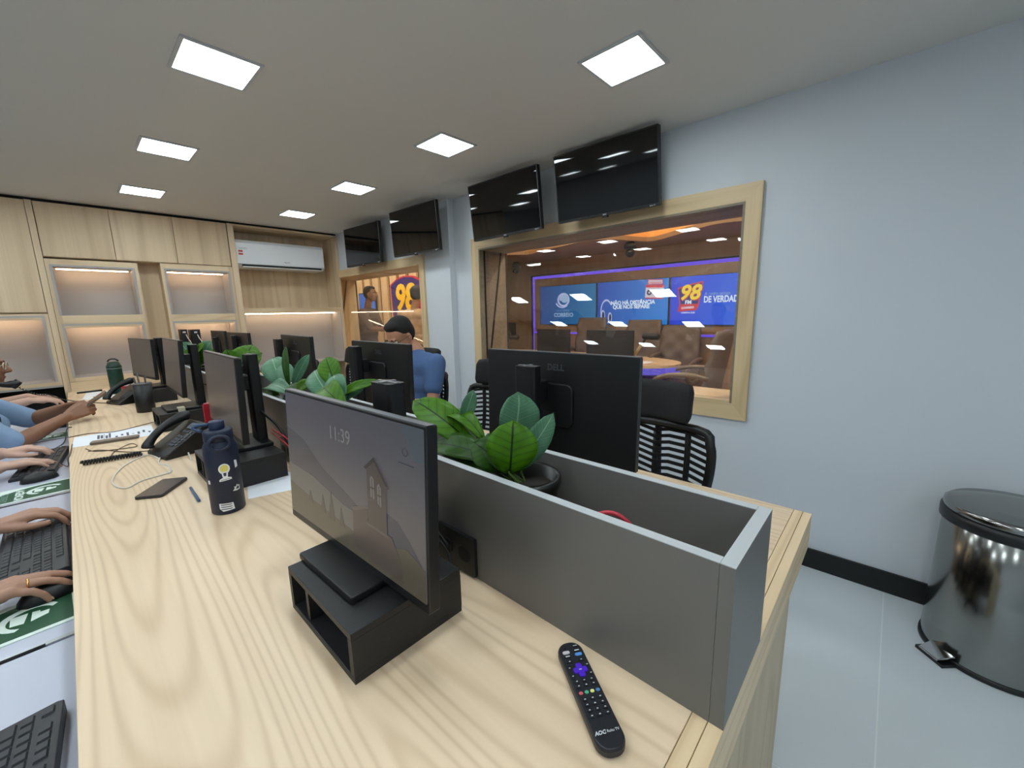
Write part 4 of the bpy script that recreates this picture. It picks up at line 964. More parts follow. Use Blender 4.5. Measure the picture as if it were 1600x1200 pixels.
# coil of pale cable and black cables behind the nearest monitor
o_ = Vector((0.50, 0.83, DZ))
mb = MB()
for i in range(4): mb.tube([o_+Vector((0.008*i-0.012, 0.042*math.cos(a), 0.052+0.040*math.sin(a)+0.003*i)) for a in [2*PI*k/20 for k in range(20)]], 0.0026, 6, 0, True)
solo(mb, 'cable_coil', CG, 'coil of pale grey cable behind the nearest monitor', 'cable')
cable('pale grey cable arching from the coil down to the desk', [o_+Vector((-0.01, 0.03, 0.07)), o_+Vector((0.005, -0.03, 0.095)), o_+Vector((0.01, -0.085, 0.075)), o_+Vector((0.0, -0.10, 0.03)), o_+Vector((-0.01, -0.09, 0.004))], 0.003, CG)
cable('black cable arching behind the nearest riser to the socket plate', [(0.44, 0.86, DZ+0.12), (0.475, 0.80, DZ+0.115), (0.515, 0.74, DZ+0.085), (0.528, 0.705, DZ+0.05)], 0.004, CK)
cable('second black cable dropping from the nearest stand to the desk', [(0.445, 0.90, DZ+0.10), (0.49, 0.80, DZ+0.10), (0.512, 0.70, DZ+0.06), (0.50, 0.66, DZ+0.004)], 0.003, CK)
cable('black cable bundle hanging by the pole of the second monitor', [(0.47, 1.79, DZ+0.22), (0.50, 1.72, DZ+0.17), (0.515, 1.66, DZ+0.10), (0.505, 1.62, DZ+0.05), (0.50, 1.58, DZ+0.004)], 0.005, CK)
cable('thin red cable by the riser behind the navy bottle', [(0.49, 1.75, DZ+0.15), (0.51, 1.66, DZ+0.125), (0.52, 1.58, DZ+0.085), (0.525, 1.55, DZ+0.05)], 0.003, CRED)
cable('second thin red cable by the riser behind the navy bottle', [(0.49, 1.76, DZ+0.135), (0.505, 1.66, DZ+0.105), (0.515, 1.60, DZ+0.07), (0.52, 1.55, DZ+0.03)], 0.0025, CRED)
cable('red cable arching up inside the near end of the planter', [(0.60, 0.50, DZ+0.01), (0.64, 0.44, DZ+0.13), (0.66, 0.38, DZ+0.19), (0.68, 0.33, DZ+0.17), (0.70, 0.26, DZ+0.06), (0.70, 0.22, DZ+0.006)], 0.0045, CRED)
cable('white cable hanging behind the third monitor', [(0.50, 3.25, DZ+0.34), (0.515, 3.22, DZ+0.24), (0.50, 3.20, DZ+0.12), (0.49, 3.16, DZ+0.02)], 0.006, CW)
cable('black cable looping beside the pole of the third monitor', [(0.48, 2.88, DZ+0.22), (0.51, 2.80, DZ+0.20), (0.50, 2.70, DZ+0.12), (0.47, 2.66, DZ+0.05), (0.44, 2.62, DZ+0.004)], 0.004, CK)
# a pale plug pack on the third riser
t = thing('plug_pack', 'small pale plug pack on the third black riser', 'adapter', (0.36, 2.80, RZ))
part(MB().prism(rrect(0.03, 0.05, 0.005), 0, 0.022), 'housing', mat('adapter_cream', (196, 190, 170), 0.5), t, 0.002)
# right half of the desk: white papers and small boxes behind the planter
t = thing('paper_stack', 'white papers on the right half of the desk behind the planter', 'paper', (0.93, 1.42, DZ), 0.15)
for i in range(3): part(MB().box(-0.10+0.004*i, 0.10+0.004*i, -0.14, 0.14, 0.0006+i*0.0012, 0.0016+i*0.0012), 'sheet', PAPER, t)

# two small black computers in the right-hand lit niche
for i, (x, w_, h_) in enumerate(((0.775, 0.05, 0.37), (0.865, 0.075, 0.365))):
    t = thing('mini_tower', ['slim black computer tower in the right-hand lit niche, the left one', 'wider black computer tower in the right-hand lit niche, with a white mark on top'][i], 'computer', (x, YB+0.10, 0.866))
    part(MB().box(-w_/2, w_/2, -0.06, 0.08, 0, h_), 'case', BLACK, t, 0.003); part(MB().box(-0.012, 0.012, -0.0612, -0.06, h_-0.035, h_-0.02), 'badge', MK, t)
    cable(['white cable on the slim black tower', 'white cable on the wider black tower'][i], [(x+0.01, YB+0.035, 0.866+h_-0.05), (x+0.02, YB+0.02, 0.866+h_-0.09), (x+0.04, YB+0.02, 0.866+h_-0.15), (x+0.045, YB+0.03, 0.872)], 0.004, CW)

# ------------------------------------------------------------------ pedal bin
t = thing('pedal_bin', 'polished steel pedal bin with a black rim standing by the white wall', 'bin', (2.2127, -0.3924, 0.0))
BR = 0.1955
MIR = mat('bin_polished_steel', (146, 146, 143), 0.15, metal=1.0)
part(MB().lathe([(BR-0.004, 0.018), (BR-0.003, 0.022), (BR-0.012, 0.535), (BR-0.016, 0.538)], 64), 'body', MIR, t)
part(MB().lathe([(BR-0.004, 0.0), (BR+0.002, 0.002), (BR+0.002, 0.016), (BR-0.003, 0.020)], 64), 'base_ring', BLACK, t)
part(MB().lathe([(BR-0.012, 0.522), (BR-0.002, 0.526), (BR-0.002, 0.562), (BR-0.010, 0.566)], 64), 'rim', BLACK, t)
part(MB().lathe([(BR-0.010, 0.566), (BR-0.008, 0.570), (BR-0.009, 0.588), (BR-0.020, 0.597), (0.10, 0.604), (0.002, 0.606)], 64), 'lid', MIR, t)
va_ = math.atan2(0.19, -0.10)      # the pedal faces the desk
R3 = Matrix.Rotation(math.radians(134), 4, 'Z')
part(MB().box(BR-0.02, BR+0.045, -0.05, 0.05, 0.0, 0.012, 0, R3), 'foot', BLACK, t)
mb = MB(); mb.add([(BR-0.01, -0.042, 0.038), (BR+0.05, -0.034, 0.022), (BR+0.05, 0.034, 0.022), (BR-0.01, 0.042, 0.038), (BR-0.01, -0.042, 0.030), (BR+0.05, -0.034, 0.016), (BR+0.05, 0.034, 0.016), (BR-0.01, 0.042, 0.030)],
   [(0,1,2,3),(7,6,5,4),(0,4,5,1),(1,5,6,2),(2,6,7,3),(3,7,4,0)], 0, False, R3); part(mb, 'pedal', CHROME, t, 0.002)
# ------------------------------------------------------------------ office chairs
def office_chair(label, loc, rotz, lift=0.0, group='black mesh-backed office chairs'):
    """the sitter faces local +x"""
    t = thing('office_chair', label, 'chair', loc, rotz, group)
    base = MB()
    for i in range(5):
        a = 2*PI*i/5+0.3; b = MB(); b.tube([(0.02*math.cos(a), 0.02*math.sin(a), 0.105), (0.16*math.cos(a), 0.16*math.sin(a), 0.09), (0.30*math.cos(a), 0.30*math.sin(a), 0.065)], [0.028, 0.022, 0.016], 8)
        part(b, 'leg', BLACK, t)
        w_ = MB(); c_, s_ = math.cos(a)*0.30, math.sin(a)*0.30; p = Vector((-math.sin(a), math.cos(a), 0))
        for k in (-0.014, 0.014): w_.cyl(Vector((c_, s_, 0.028))+p*(k-0.008), Vector((c_, s_, 0.028))+p*(k+0.008), 0.027, n=14)
        part(w_, 'castor', BLACK_M, t)
    part(MB().cyl((0, 0, 0.09), (0, 0, 0.42), 0.024, n=14), 'gas_column', BLACK, t)
    part(MB().box(-0.11, 0.11, -0.09, 0.09, 0.41, 0.445), 'mechanism', BLACK_M, t, 0.006)
    part(MB().prism(rrect(0.48, 0.49, 0.10, 6, 0.01), 0.445, 0.515), 'seat', FABRIC, t, 0.025)
    # curved back: frame loop + chevron slats
    L_ = lift
    def back(y, z):           # depth of the back surface: bowed, leaning
        zz = (z-0.56)/0.40; return -0.235-0.05*zz+0.05*(y/0.23)**2-0.02*math.sin(PI*zz)
    outl = []
    for (w_, z) in ((0.16, 0.555), (0.195, 0.62), (0.215, 0.72), (0.228, 0.82), (0.222, 0.90), (0.17, 0.945)): outl.append((w_, z+L_))
    loop = [(back(y, z-L_), y, z) for y, z in outl]+[(back(-y, z-L_), -y, z) for y, z in reversed(outl)]
    part(MB().tube(smooth_path(loop+[loop[0]], 4), 0.017, 8), 'back_frame', BLACK, t)
    for yy in (-0.135, 0.135):
        part(MB().tube(smooth_path([(back(yy, z)-0.002, yy, z+L_) for z in (0.56, 0.66, 0.76, 0.86, 0.94)], 3), 0.011, 6), 'back_rib', BLACK_M, t)
    n = 15
    for k in range(n):
        z = 0.575+0.026*k; hw = 0.17+0.05*min(1, (z-0.555)/0.2); v = MB(); vs = []
        for (y, dz) in ((-hw, 0.0), (-0.135, 0.012), (-0.06, 0.010), (0.0, -0.004), (0.06, 0.010), (0.135, 0.012), (hw, 0.0)):
            for (dx, h_) in ((0.003, -0.0062), (0.003, 0.0062), (-0.003, 0.0062), (-0.003, -0.0062)): vs.append((back(y, z)+dx, y, z+L_+dz+h_))
        fs = [(4*i+j, 4*i+(j+1) % 4, 4*(i+1)+(j+1) % 4, 4*(i+1)+j) for i in range(6) for j in range(4)]+[(3,2,1,0), (24,25,26,27)]
        v.add(vs, fs); part(v, 'back_slat', FABRIC, t)
    part(MB().tube([(-0.06, 0, 0.43), (-0.27, 0, 0.46), (-0.315, 0, 0.62), (-0.315, 0, 0.90+L_)], [0.03, 0.03, 0.022, 0.016], 10), 'back_spine', BLACK, t)
    part(MB().tube(smooth_path([(-0.315, 0, 0.88+L_), (-0.335, 0, 0.97+L_), (-0.315, 0, 1.03+L_)], 4), 0.014, 8), 'headrest_stem', BLACK, t)
    hb = MB(); vs = []; sec = rrect(0.055, 0.145, 0.024, 4); m_ = len(sec)
    ys_ = [-0.15, -0.142, -0.10, -0.05, 0, 0.05, 0.10, 0.142, 0.15]
    for y in ys_:
        s = 0.72 if abs(y) > 0.145 else (0.94 if abs(y) > 0.14 else 1.0)
        for (a, b) in sec: vs.append((-0.285+0.045*(y/0.15)**2+a*s-0.18*(b*s), y, 1.035+L_+b*s))
    fs = [(i*m_+j, i*m_+(j+1) % m_, (i+1)*m_+(j+1) % m_, (i+1)*m_+j) for i in range(len(ys_)-1) for j in range(m_)]+[tuple(range(m_-1,-1,-1)), tuple((len(ys_)-1)*m_+j for j in range(m_))]
    hb.add(vs, fs, 0, True); part(hb, 'headrest', FABRIC, t)
    for s in (-1, 1):
        part(MB().tube(smooth_path([(0.03, s*0.22, 0.46), (0.02, s*0.275, 0.50), (0.0, s*0.28, 0.60), (0.0, s*0.275, 0.66)], 4), 0.016, 8), 'armrest_post', BLACK, t)
        part(MB().prism(rrect(0.25, 0.085, 0.035, 5, 0.01, s*0.272), 0.66, 0.685), 'armrest_pad', BLACK, t, 0.006)
    return t
ch = office_chair('empty black office chair with chevron back, nearest the camera at the right of the desk', (1.235, 0.655, 0), PI, -0.05)
dup(ch, (1.36, 1.59, 0.01), PI+0.06, 'empty black office chair beyond the lettered monitor, beside the blue-shirted man')
dup(ch, (1.47, 2.44, 0.03), PI+0.03, 'black office chair in which the man in the blue shirt sits')
dup(ch, (1.40, 3.50, 0.0), PI-0.3, 'empty black office chair before the lit counter, beyond the blue-shirted man')
dup(ch, (1.36, 4.35, 0.0), PI+0.2, 'empty black office chair farthest along the right of the desk')
CHX = -0.70
dup(ch, (CHX, 1.60, 0.0), 0.0, 'office chair of the person with the gold ring, left of the frame')
dup(ch, (CHX, 2.80, 0.0), 0.0, 'office chair of the typing person on the left, outside the frame')
dup(ch, (-0.62, 3.50, 0.0), 0.0, 'office chair under the woman in the light blue shirt')
dup(ch, (CHX, 4.55, 0.0), 0.0, 'office chair of the person farthest along the left side')

# ------------------------------------------------------------------ people
def skin_mat(nm, c): return mat(nm, c, 0.5, noise=0.06, nscale=60)
EYEW = mat('eye_white', (225, 220, 214), 0.3); EYEB = mat('eye_iris', (40, 26, 18), 0.2)
def ik(Sh, Wr, l1, l2, pole):
    Sh, Wr, pole = Vector(Sh), Vector(Wr), Vector(pole); d = Wr-Sh; L = min(d.length, (l1+l2)*0.995); d.normalize()
    a = (l1*l1-l2*l2+L*L)/(2*L); h = math.sqrt(max(0, l1*l1-a*a)); p = (pole-d*pole.dot(d)).normalized()
    return Sh+d*a+p*h
def hand(mb, W, fwd, back, thumb_side, curl=(0.35, 0.5, 0.4), spread=0.05, s=1.0, thumb=(0.5, 0.3), per=None):
    """palm and five fingers; W wrist, fwd finger direction, back = back of the hand, thumb_side = +1 thumb on fwd x back side"""
    fwd = Vector(fwd).normalized(); back = Vector(back); back = (back-fwd*back.dot(fwd)).normalized(); sd = fwd.cross(back).normalized()*thumb_side
    kn = []
    for i, (off, ln, r) in enumerate(((0.031, 0.088, .0105), (0.0105, 0.093, .0108), (-0.0105, 0.088, .0102), (-0.030, 0.079, .0095))):
        k = W+fwd*ln*s+sd*off*s+back*(0.004-abs(off)*0.10)*s; kn.append((k, r*s, off))
        mb.cap(W+sd*off*0.55*s+fwd*0.012*s, k, 0.0155*s, 0.0128*s, 10, 3)
    mb.cap(W+fwd*0.03*s+sd*0.012*s-back*0.006*s, W+fwd*0.065*s-sd*0.012*s-back*0.006*s, 0.018*s, 0.017*s, 10, 3)
    lens = ((0.043, 0.025, 0.019), (0.047, 0.029, 0.020), (0.044, 0.027, 0.020), (0.034, 0.021, 0.017)); tips = []
    for i, (k, r, off) in enumerate(kn):
        cu = per[i] if per else curl; ang = 0; p = k; d0 = (fwd+sd*(off/0.03)*spread).normalized(); rr = r
        for j in range(3):
            ang += cu[j]; d = d0*math.cos(ang)-back*math.sin(ang); q = p+d*lens[i][j]*s; r2 = rr*0.90
            mb.cap(p, q, rr, r2, 10, 3); p = q; rr = r2
        tips.append((p, d, rr))
    b = W+fwd*0.022*s+sd*0.024*s-back*0.006*s; d1 = (fwd*math.cos(0.75-thumb[1]*0.5)+sd*math.sin(0.75-thumb[1]*0.5)-back*thumb[0]*0.5).normalized()
    m1_ = b+d1*0.040*s; d2 = (d1+fwd*0.45-sd*0.15).normalized(); m2 = m1_+d2*0.032*s; d3 = (d2+fwd*0.35-sd*0.2).normalized(); m3 = m2+d3*0.024*s
    mb.cap(W+fwd*0.01*s+sd*0.010*s, b, 0.016*s, 0.0175*s, 10, 3); mb.cap(b, m1_, 0.0165*s, 0.0125*s, 10, 3); mb.cap(m1_, m2, 0.012*s, 0.0108*s, 10, 3); mb.cap(m2, m3, 0.0108*s, 0.0088*s, 10, 3)
    tips.append((m3, d3, 0.0088*s)); return kn, tips
def person(label, H_, SH, HD, face, up=(0, 0, 1), hands=None, legs=None, skin='skin_a', skin_c=(150, 108, 84), shirt=(60, 90, 140), trousers=(40, 42, 50), hair=(18, 15, 14), sex='m', sleeve=0.75,
           sw=0.185, voxel=0.007, glasses=False, hairstyle='short', ring=None, waist=0.135, category='person', name='person', group=None, shirt_mat=None, floor_z=0.0):
    """H_ hip centre, SH mid-shoulder, HD head centre, face = facing direction; hands = dict(l/r = (wrist, fwd, back, pole, curls...))"""
    H_, SH, HD = Vector(H_), Vector(SH), Vector(HD); face = Vector(face).normalized(); up = Vector(up).normalized()
    root = thing(name, label, category, (H_.x, H_.y, floor_z), 0, group); O = Vector((H_.x, H_.y, floor_z))
    sk = skin_mat(skin, skin_c); shm = shirt_mat or mat('shirt_%d_%d_%d' % shirt, shirt, 0.85, noise=0.06, nscale=30, bump=0.25); trm = mat('trousers_%d_%d_%d' % trousers, trousers, 0.85)
    f2 = Vector((face.x, face.y, 0)).normalized(); lf = Vector((-f2.y, f2.x, 0))      # lf: the person's left
    body, cloth, pants = MB(), MB(), MB()
    spine = SH-H_
    # head frame
    hl = up.cross(face).normalized(); hf = hl.cross(up).normalized() if abs(up.dot(face)) > 1e-3 else face; hu = hf.cross(hl).normalized()
    RH = Matrix((( hf.x, hl.x, hu.x), (hf.y, hl.y, hu.y), (hf.z, hl.z, hu.z)))
    h = lambda a, b, c: HD+hf*a+hl*b+hu*c
    body.ell(h(-0.008, 0, 0.030), 0.095, 0.074, 0.088, RH); body.ell(h(0.018, 0, -0.020), 0.074, 0.064, 0.090, RH)
    body.cap(h(0.045, 0.0, -0.070), h(0.060, 0, -0.082), 0.034, 0.024); body.cap(h(0.0, 0.042, -0.045), h(0.052, 0.014, -0.080), 0.026, 0.020); body.cap(h(0.0, -0.042, -0.045), h(0.052, -0.014, -0.080), 0.026, 0.020)
    body.cap(h(0.086, 0, 0.018), h(0.108, 0, -0.022), 0.0085, 0.0125, 10, 3); body.cap(h(0.098, 0.010, -0.026), h(0.098, -0.010, -0.026), 0.009, 0.009, 10, 3)
    body.cap(h(0.079, -0.018, -0.052), h(0.079, 0.018, -0.052), 0.0085, 0.0085, 10, 3); body.cap(h(0.078, -0.016, -0.061), h(0.078, 0.016, -0.061), 0.009, 0.009, 10, 3)
    body.cap(h(0.082, -0.038, 0.024), h(0.084, 0.038, 0.024), 0.0105, 0.0105, 10, 3)
    for s in (-1, 1):
        body.ell(h(-0.008, s*0.074, -0.008), 0.017, 0.008, 0.030, RH, 12, 8); body.ell(h(0.062, s*0.040, -0.026), 0.020, 0.018, 0.020, RH, 12, 8)
    nk = SH+Vector((0, 0, 0.035)); body.cap(nk-f2*0.01, h(-0.022, 0, -0.055), 0.056, 0.050)
    # trunk inside the clothes
    body.cap(H_, SH-Vector((0, 0, 0.08)), 0.075, 0.075)
    for s in (-1, 1):
        body.cap(SH-Vector((0, 0, 0.03)), SH-Vector((0, 0, 0.035))+lf*s*sw*0.8, 0.036, 0.034)
    # shirt
    cw = 1.0 if sex == 'm' else 0.92
    for k in range(5):
        f = k/4; c = H_+Vector((0, 0, 0.02))+(spine-Vector((0, 0, 0.08)))*f; ww = (waist*(1-f)+0.150*f)*cw
        cloth.cap(c-lf*ww*0.62, c+lf*ww*0.62, 0.102+0.008*math.sin(PI*f), 0.102+0.008*math.sin(PI*f), 16)
    cloth.cap(SH-lf*sw*0.80-Vector((0, 0, 0.035)), SH+lf*sw*0.80-Vector((0, 0, 0.035)), 0.062, 0.062, 16); cloth.cap(SH-Vector((0, 0, 0.02)), SH+Vector((0, 0, 0.022))-f2*0.006, 0.075, 0.062)
    if sex == 'f':
        for s in (-1, 1): cloth.ell(SH+f2*0.085+lf*s*0.065-Vector((0, 0, 0.15)), 0.058, 0.062, 0.065)
    nails, ringo, wrists = [], None, {}
    for side, s in (('l', 1), ('r', -1)):
        if not hands or side not in hands: continue
        hd = hands[side]; W = Vector(hd['w']); shp = SH+lf*s*sw-Vector((0, 0, 0.03))+Vector(hd.get('sh', (0, 0, 0)))
        E = Vector(hd['e']) if 'e' in hd else ik(shp, W, 0.285, 0.255, hd.get('pole', (0, 0, -1)))
        body.cap(shp, E, 0.036, 0.038); body.cap(E, E+(W-E)*0.35, 0.040, 0.041); body.cap(E+(W-E)*0.3, W, 0.041, 0.027)
        kn, tips = hand(body, W, hd.get('fwd', (W-E)), hd.get('back', (0, 0, 1)), s, hd.get('curl', (0.35, 0.5, 0.4)), hd.get('spread', 0.06), hd.get('s', 1.0), hd.get('thumb', (0.5, 0.3)), hd.get('per'))
        cloth.cap(shp, shp+(E-shp)*min(1, sleeve), 0.066, 0.058 if sleeve < 1 else 0.056)
        if sleeve > 1: cloth.cap(E, E+(W-E)*(sleeve-1), 0.056, 0.050)
        nails += tips
        if ring == side:
            k, r, off = kn[2]; ringo = (k, r, Vector(hd.get('fwd', (W-E))).normalized(), hd)
    # legs
    if legs is None:      # seated
        legs = {}
        for side, s in (('l', 1), ('r', -1)):
            kn_ = H_+f2*0.42+lf*s*0.11+Vector((0, 0, 0.02)); ft = Vector((kn_.x, kn_.y, floor_z+0.07))+f2*0.02; legs[side] = (kn_, ft)
    shoes = MB()
    for side, s in (('l', 1), ('r', -1)):
        kn_, ft = [Vector(x) for x in legs[side]]; hp = H_+lf*s*0.085
        body.cap(hp, kn_, 0.06, 0.045); body.cap(kn_, ft, 0.045, 0.035)
        pants.cap(hp, kn_, 0.092, 0.066); pants.cap(kn_, ft+Vector((0, 0, 0.03)), 0.062, 0.052)
        shoes.cap(Vector((ft.x, ft.y, floor_z+0.045))-f2*0.05, Vector((ft.x, ft.y, floor_z+0.038))+f2*0.15, 0.044, 0.036)
    pants.cap(H_-lf*0.07-Vector((0, 0, 0.01)), H_+lf*0.07-Vector((0, 0, 0.01)), 0.112, 0.112)
    def rel(mb): mb.v = [v-O for v in mb.v]; return mb
    link_mesh(remesh(rel(body), voxel, 4), 'body', sk, root)
    link_mesh(remesh(rel(cloth), 0.011, 6), 'shirt', shm, root)
    link_mesh(remesh(rel(pants), 0.014, 5), 'trousers', trm, root)
    link_mesh(remesh(rel(shoes), 0.012, 4), 'shoes', BLACK, root)
    # hair, eyes
    hr = MB(); hm = mat('hair_%d_%d_%d' % hair, hair, 0.85, bump=0.6, nscale=220)
    hr.ell(h(-0.020, 0, 0.046), 0.094, 0.079, 0.084, RH); hr.ell(h(-0.032, 0, 0.012), 0.082, 0.078, 0.086, RH)
    hr.ell(h(0.026, 0, 0.092), 0.050, 0.058, 0.030, RH)
    if hairstyle == 'long':
        for s in (-1, 1): hr.cap(h(-0.02, s*0.066, 0.02), h(-0.03, s*0.070, -0.10), 0.03, 0.024)
        hr.cap(h(-0.07, 0, 0.02), h(-0.075, 0, -0.12), 0.055, 0.04)
    if hairstyle == 'bun': hr.ell(h(-0.115, 0, 0.05), 0.042, 0.042, 0.042, RH)
    link_mesh(remesh(rel(hr), 0.008, 3), 'hair', hm, root)
    for s in (-1, 1):
        e = MB(); e.ell(h(0.0785, s*0.031, 0.006), 0.0105, 0.0125, 0.0085, RH, 12, 8); part(rel(e), 'eye', EYEW, root)
        e = MB(); e.ell(h(0.0865, s*0.031, 0.006), 0.004, 0.0055, 0.0055, RH, 10, 6); part(rel(e), 'pupil', EYEB, root)
        e = MB(); e.cap(h(0.092, s*0.018, 0.027), h(0.084, s*0.050, 0.026), 0.0045, 0.003, 8, 2); part(rel(e), 'eyebrow', hm, root)
    mm = MB(); mm.cap(h(0.0865, -0.018, -0.0565), h(0.0865, 0.018, -0.0565), 0.0035, 0.0035, 8, 2); part(rel(mm), 'mouth', mat('lip_tone', (122, 70, 62), 0.5), root)
    if glasses:
        g_ = MB()
        for s in (-1, 1):
            g_.tube([h(0.100, s*0.033+0.024*math.cos(a), 0.004+0.018*math.sin(a)) for a in [2*PI*k/18 for k in range(18)]], 0.0022, 6, 0, True)
            g_.tube([h(0.098, s*0.056, 0.010), h(0.05, s*0.076, 0.010), h(-0.005, s*0.081, 0.006)], 0.0022, 6)
        g_.tube([h(0.101, -0.010, 0.007), h(0.101, 0.010, 0.007)], 0.0022, 6)
        part(rel(g_), 'glasses', glasses, root)
    nm_ = mat('nail_pink', (206, 160, 146), 0.3)
    if hands:
        for (p, d, r) in nails:
            u_ = Vector((0, 0, 1)); u_ = (u_-d*u_.dot(d)); u_.normalize(); sd = d.cross(u_)
            n_ = MB(); M = frame(d, sd, u_)(p+d*r*0.15+u_*r*0.72); n_.ell((0, 0, 0), r*0.75, r*0.62, r*0.22, None, 8, 5); n_.v = [M @ v for v in n_.v]
            part(rel(n_), 'fingernail', nm_, root)
    if ringo:
        k, r, fw, hd = ringo; cu = (hd['per'][2] if hd.get('per') else hd.get('curl', (0.35, 0.5, 0.4)))[0]; bk = Vector(hd.get('back', (0, 0, 1))); bk = (bk-fw*bk.dot(fw)).normalized()
        d = fw*math.cos(cu)-bk*math.sin(cu); u_ = bk*math.cos(cu)+fw*math.sin(cu); sd = d.cross(u_); c = k+d*0.017
        g_ = MB(); g_.tube([c+(u_*math.cos(a)+sd*math.sin(a))*(r*1.08) for a in [2*PI*i/24 for i in range(24)]], 0.0021, 6, 0, True); part(rel(g_), 'ring', mat('gold_ring', (226, 178, 112), 0.2, metal=1.0), root)
    return root, h
SK = (168, 126, 104)
# the hands nearest the camera
per_m = [(0.28, 0.38, 0.30), (0.18, 0.34, 0.30), (0.22, 0.34, 0.30), (0.42, 0.45, 0.35)]
person('person at the left edge, only two hands in view, a gold ring on one', (-0.66, 1.60, 0.53), (-0.57, 1.60, 1.00), (-0.50, 1.60, 1.26), (1, 0, -0.15),
       hands=dict(r=dict(w=(-0.250, 1.392, 0.742), fwd=(1, 0.10, 0.03), back=(0.05, 0, 1), per=per_m, spread=0.10, thumb=(0.7, 0.3), pole=(0, -0.4, -1)),
                  l=dict(w=(-0.235, 1.878, 0.744), fwd=(1, 0.02, 0.12), back=(0.0, 0.05, 1), per=[(0.42, 0.60, 0.42), (0.38, 0.58, 0.45), (0.36, 0.55, 0.45), (0.36, 0.50, 0.4)], spread=0.12, thumb=(0.55, 0.35), pole=(0, 0.4, -1))),
       skin='skin_tan', skin_c=SK, shirt=(52, 56, 66), ring='r', voxel=0.0035, sleeve=1.2, name='person')
person('person at the left edge, pale hands typing on the third tray', (-0.70, 2.80, 0.53), (-0.62, 2.80, 1.00), (-0.55, 2.80, 1.26), (1, 0, -0.15),
       hands=dict(r=dict(w=(-0.275, 2.665, 0.745), fwd=(1, 0.12, -0.04), back=(0, 0, 1), curl=(0.30, 0.40, 0.3), thumb=(0.5, 0.3), pole=(0, -0.4, -1)),
                  l=dict(w=(-0.285, 2.93, 0.748), fwd=(1, -0.06, 0.05), back=(0, 0, 1), curl=(0.42, 0.55, 0.4), thumb=(0.5, 0.3), pole=(0, 0.4, -1))),
       skin='skin_light', skin_c=(196, 158, 140), shirt=(120, 60, 70), voxel=0.0045, sleeve=1.2, sex='f')
# woman in the light blue shirt, telephone handset under her chin
wl, hw = person('woman in a light blue shirt holding a mobile phone, telephone handset under her chin', (-0.55, 3.50, 0.52), (-0.435, 3.50, 0.935), (-0.350, 3.485, 1.105), (1, -0.10, -0.06),
       hands=dict(r=dict(w=(-0.070, 3.44, 0.795), e=(-0.268, 3.29, 0.715), fwd=(1, 0.35, 0.35), back=(0.2, -0.8, 0.5), curl=(0.55, 0.75, 0.6), thumb=(0.2, 0.5)),
                  l=dict(w=(-0.095, 3.60, 0.825), e=(-0.215, 3.74, 0.760), fwd=(1, -0.35, 0.10), back=(0.1, 0.7, 0.7), curl=(0.5, 0.7, 0.5), thumb=(0.2, 0.5))),
       skin='skin_brown', skin_c=(140, 98, 74), shirt=(134, 160, 192), hair=(58, 40, 28), sex='f', glasses=mat('glasses_clear', (190, 178, 160), 0.3), hairstyle='bun', voxel=0.005, sleeve=0.92)
mb = MB().tube([( -0.335, 3.42, 0.915), (-0.312, 3.44, 0.84), (-0.318, 3.46, 0.74)], 0.006, 6); mb.v = [v-Vector((-0.55, 3.50, 0)) for v in mb.v]; part(mb, 'lanyard', mat('lanyard_dark', (38, 42, 52), 0.6), wl)
mb = MB().box(-0.318, -0.314, 3.40, 3.46, 0.815, 0.875); mb.v = [v-Vector((-0.55, 3.50, 0)) for v in mb.v]; part(mb, 'badge', mat('badge_lime', (166, 190, 60), 0.5), wl)
t = thing('telephone_handset', 'black telephone handset held between the chin and shoulder of the woman in blue', 'telephone', (0, 0, 0))
p_ = [hw(0.02, -0.085, -0.02), hw(0.045, -0.085, -0.065), hw(0.085, -0.06, -0.090), hw(0.125, -0.035, -0.094)]
part(MB().tube(smooth_path(p_, 5), [0.019, 0.018, 0.016, 0.014, 0.013, 0.013, 0.013, 0.013, 0.013, 0.013, 0.014, 0.015, 0.017, 0.019, 0.019, 0.015], 12), 'grip', BLACK, t)
part(MB().tube([p_[3]+Vector((-0.012, 0, 0.008)), p_[3]+Vector((0.008, 0.004, -0.012))], [0.024, 0.022], 14), 'mouthpiece', BLACK, t)
q_ = p_[3]; solo(MB().tube(coil(q_+Vector((0, 0, -0.008)), (-0.13, 3.62, 0.915), 0.004, 12, sag=0.02), 0.0018, 5), 'coiled_cord', BLACK, 'thin coiled cord running from the handset of the woman in blue', 'cord')
solo(MB().tube(smooth_path([(-0.13, 3.62, 0.915), (-0.08, 3.75, 0.86), (0.02, 3.92, 0.80), (0.13, 4.0, DZ+0.012)], 5), 0.003, 6), 'cord', BLACK, 'black cord dropping to the farther desk telephone', 'cord')
ph = thing('mobile_phone', 'mobile phone held out in the hands of the woman in blue', 'mobile phone', (0.045, 3.50, 0.862), 0)
M = Matrix.Rotation(-0.62, 4, 'Y') @ Matrix.Rotation(0.1, 4, 'X')
mb = MB().prism(rrect(0.155, 0.074, 0.009, 4), -0.004, 0.004, 0, M); part(mb, 'body', mat('phone_case_brown', (104, 92, 82), 0.45), ph); part(MB().prism(rrect(0.148, 0.068, 0.007, 4), 0.004, 0.0045, 0, M), 'screen', SCREEN, ph)
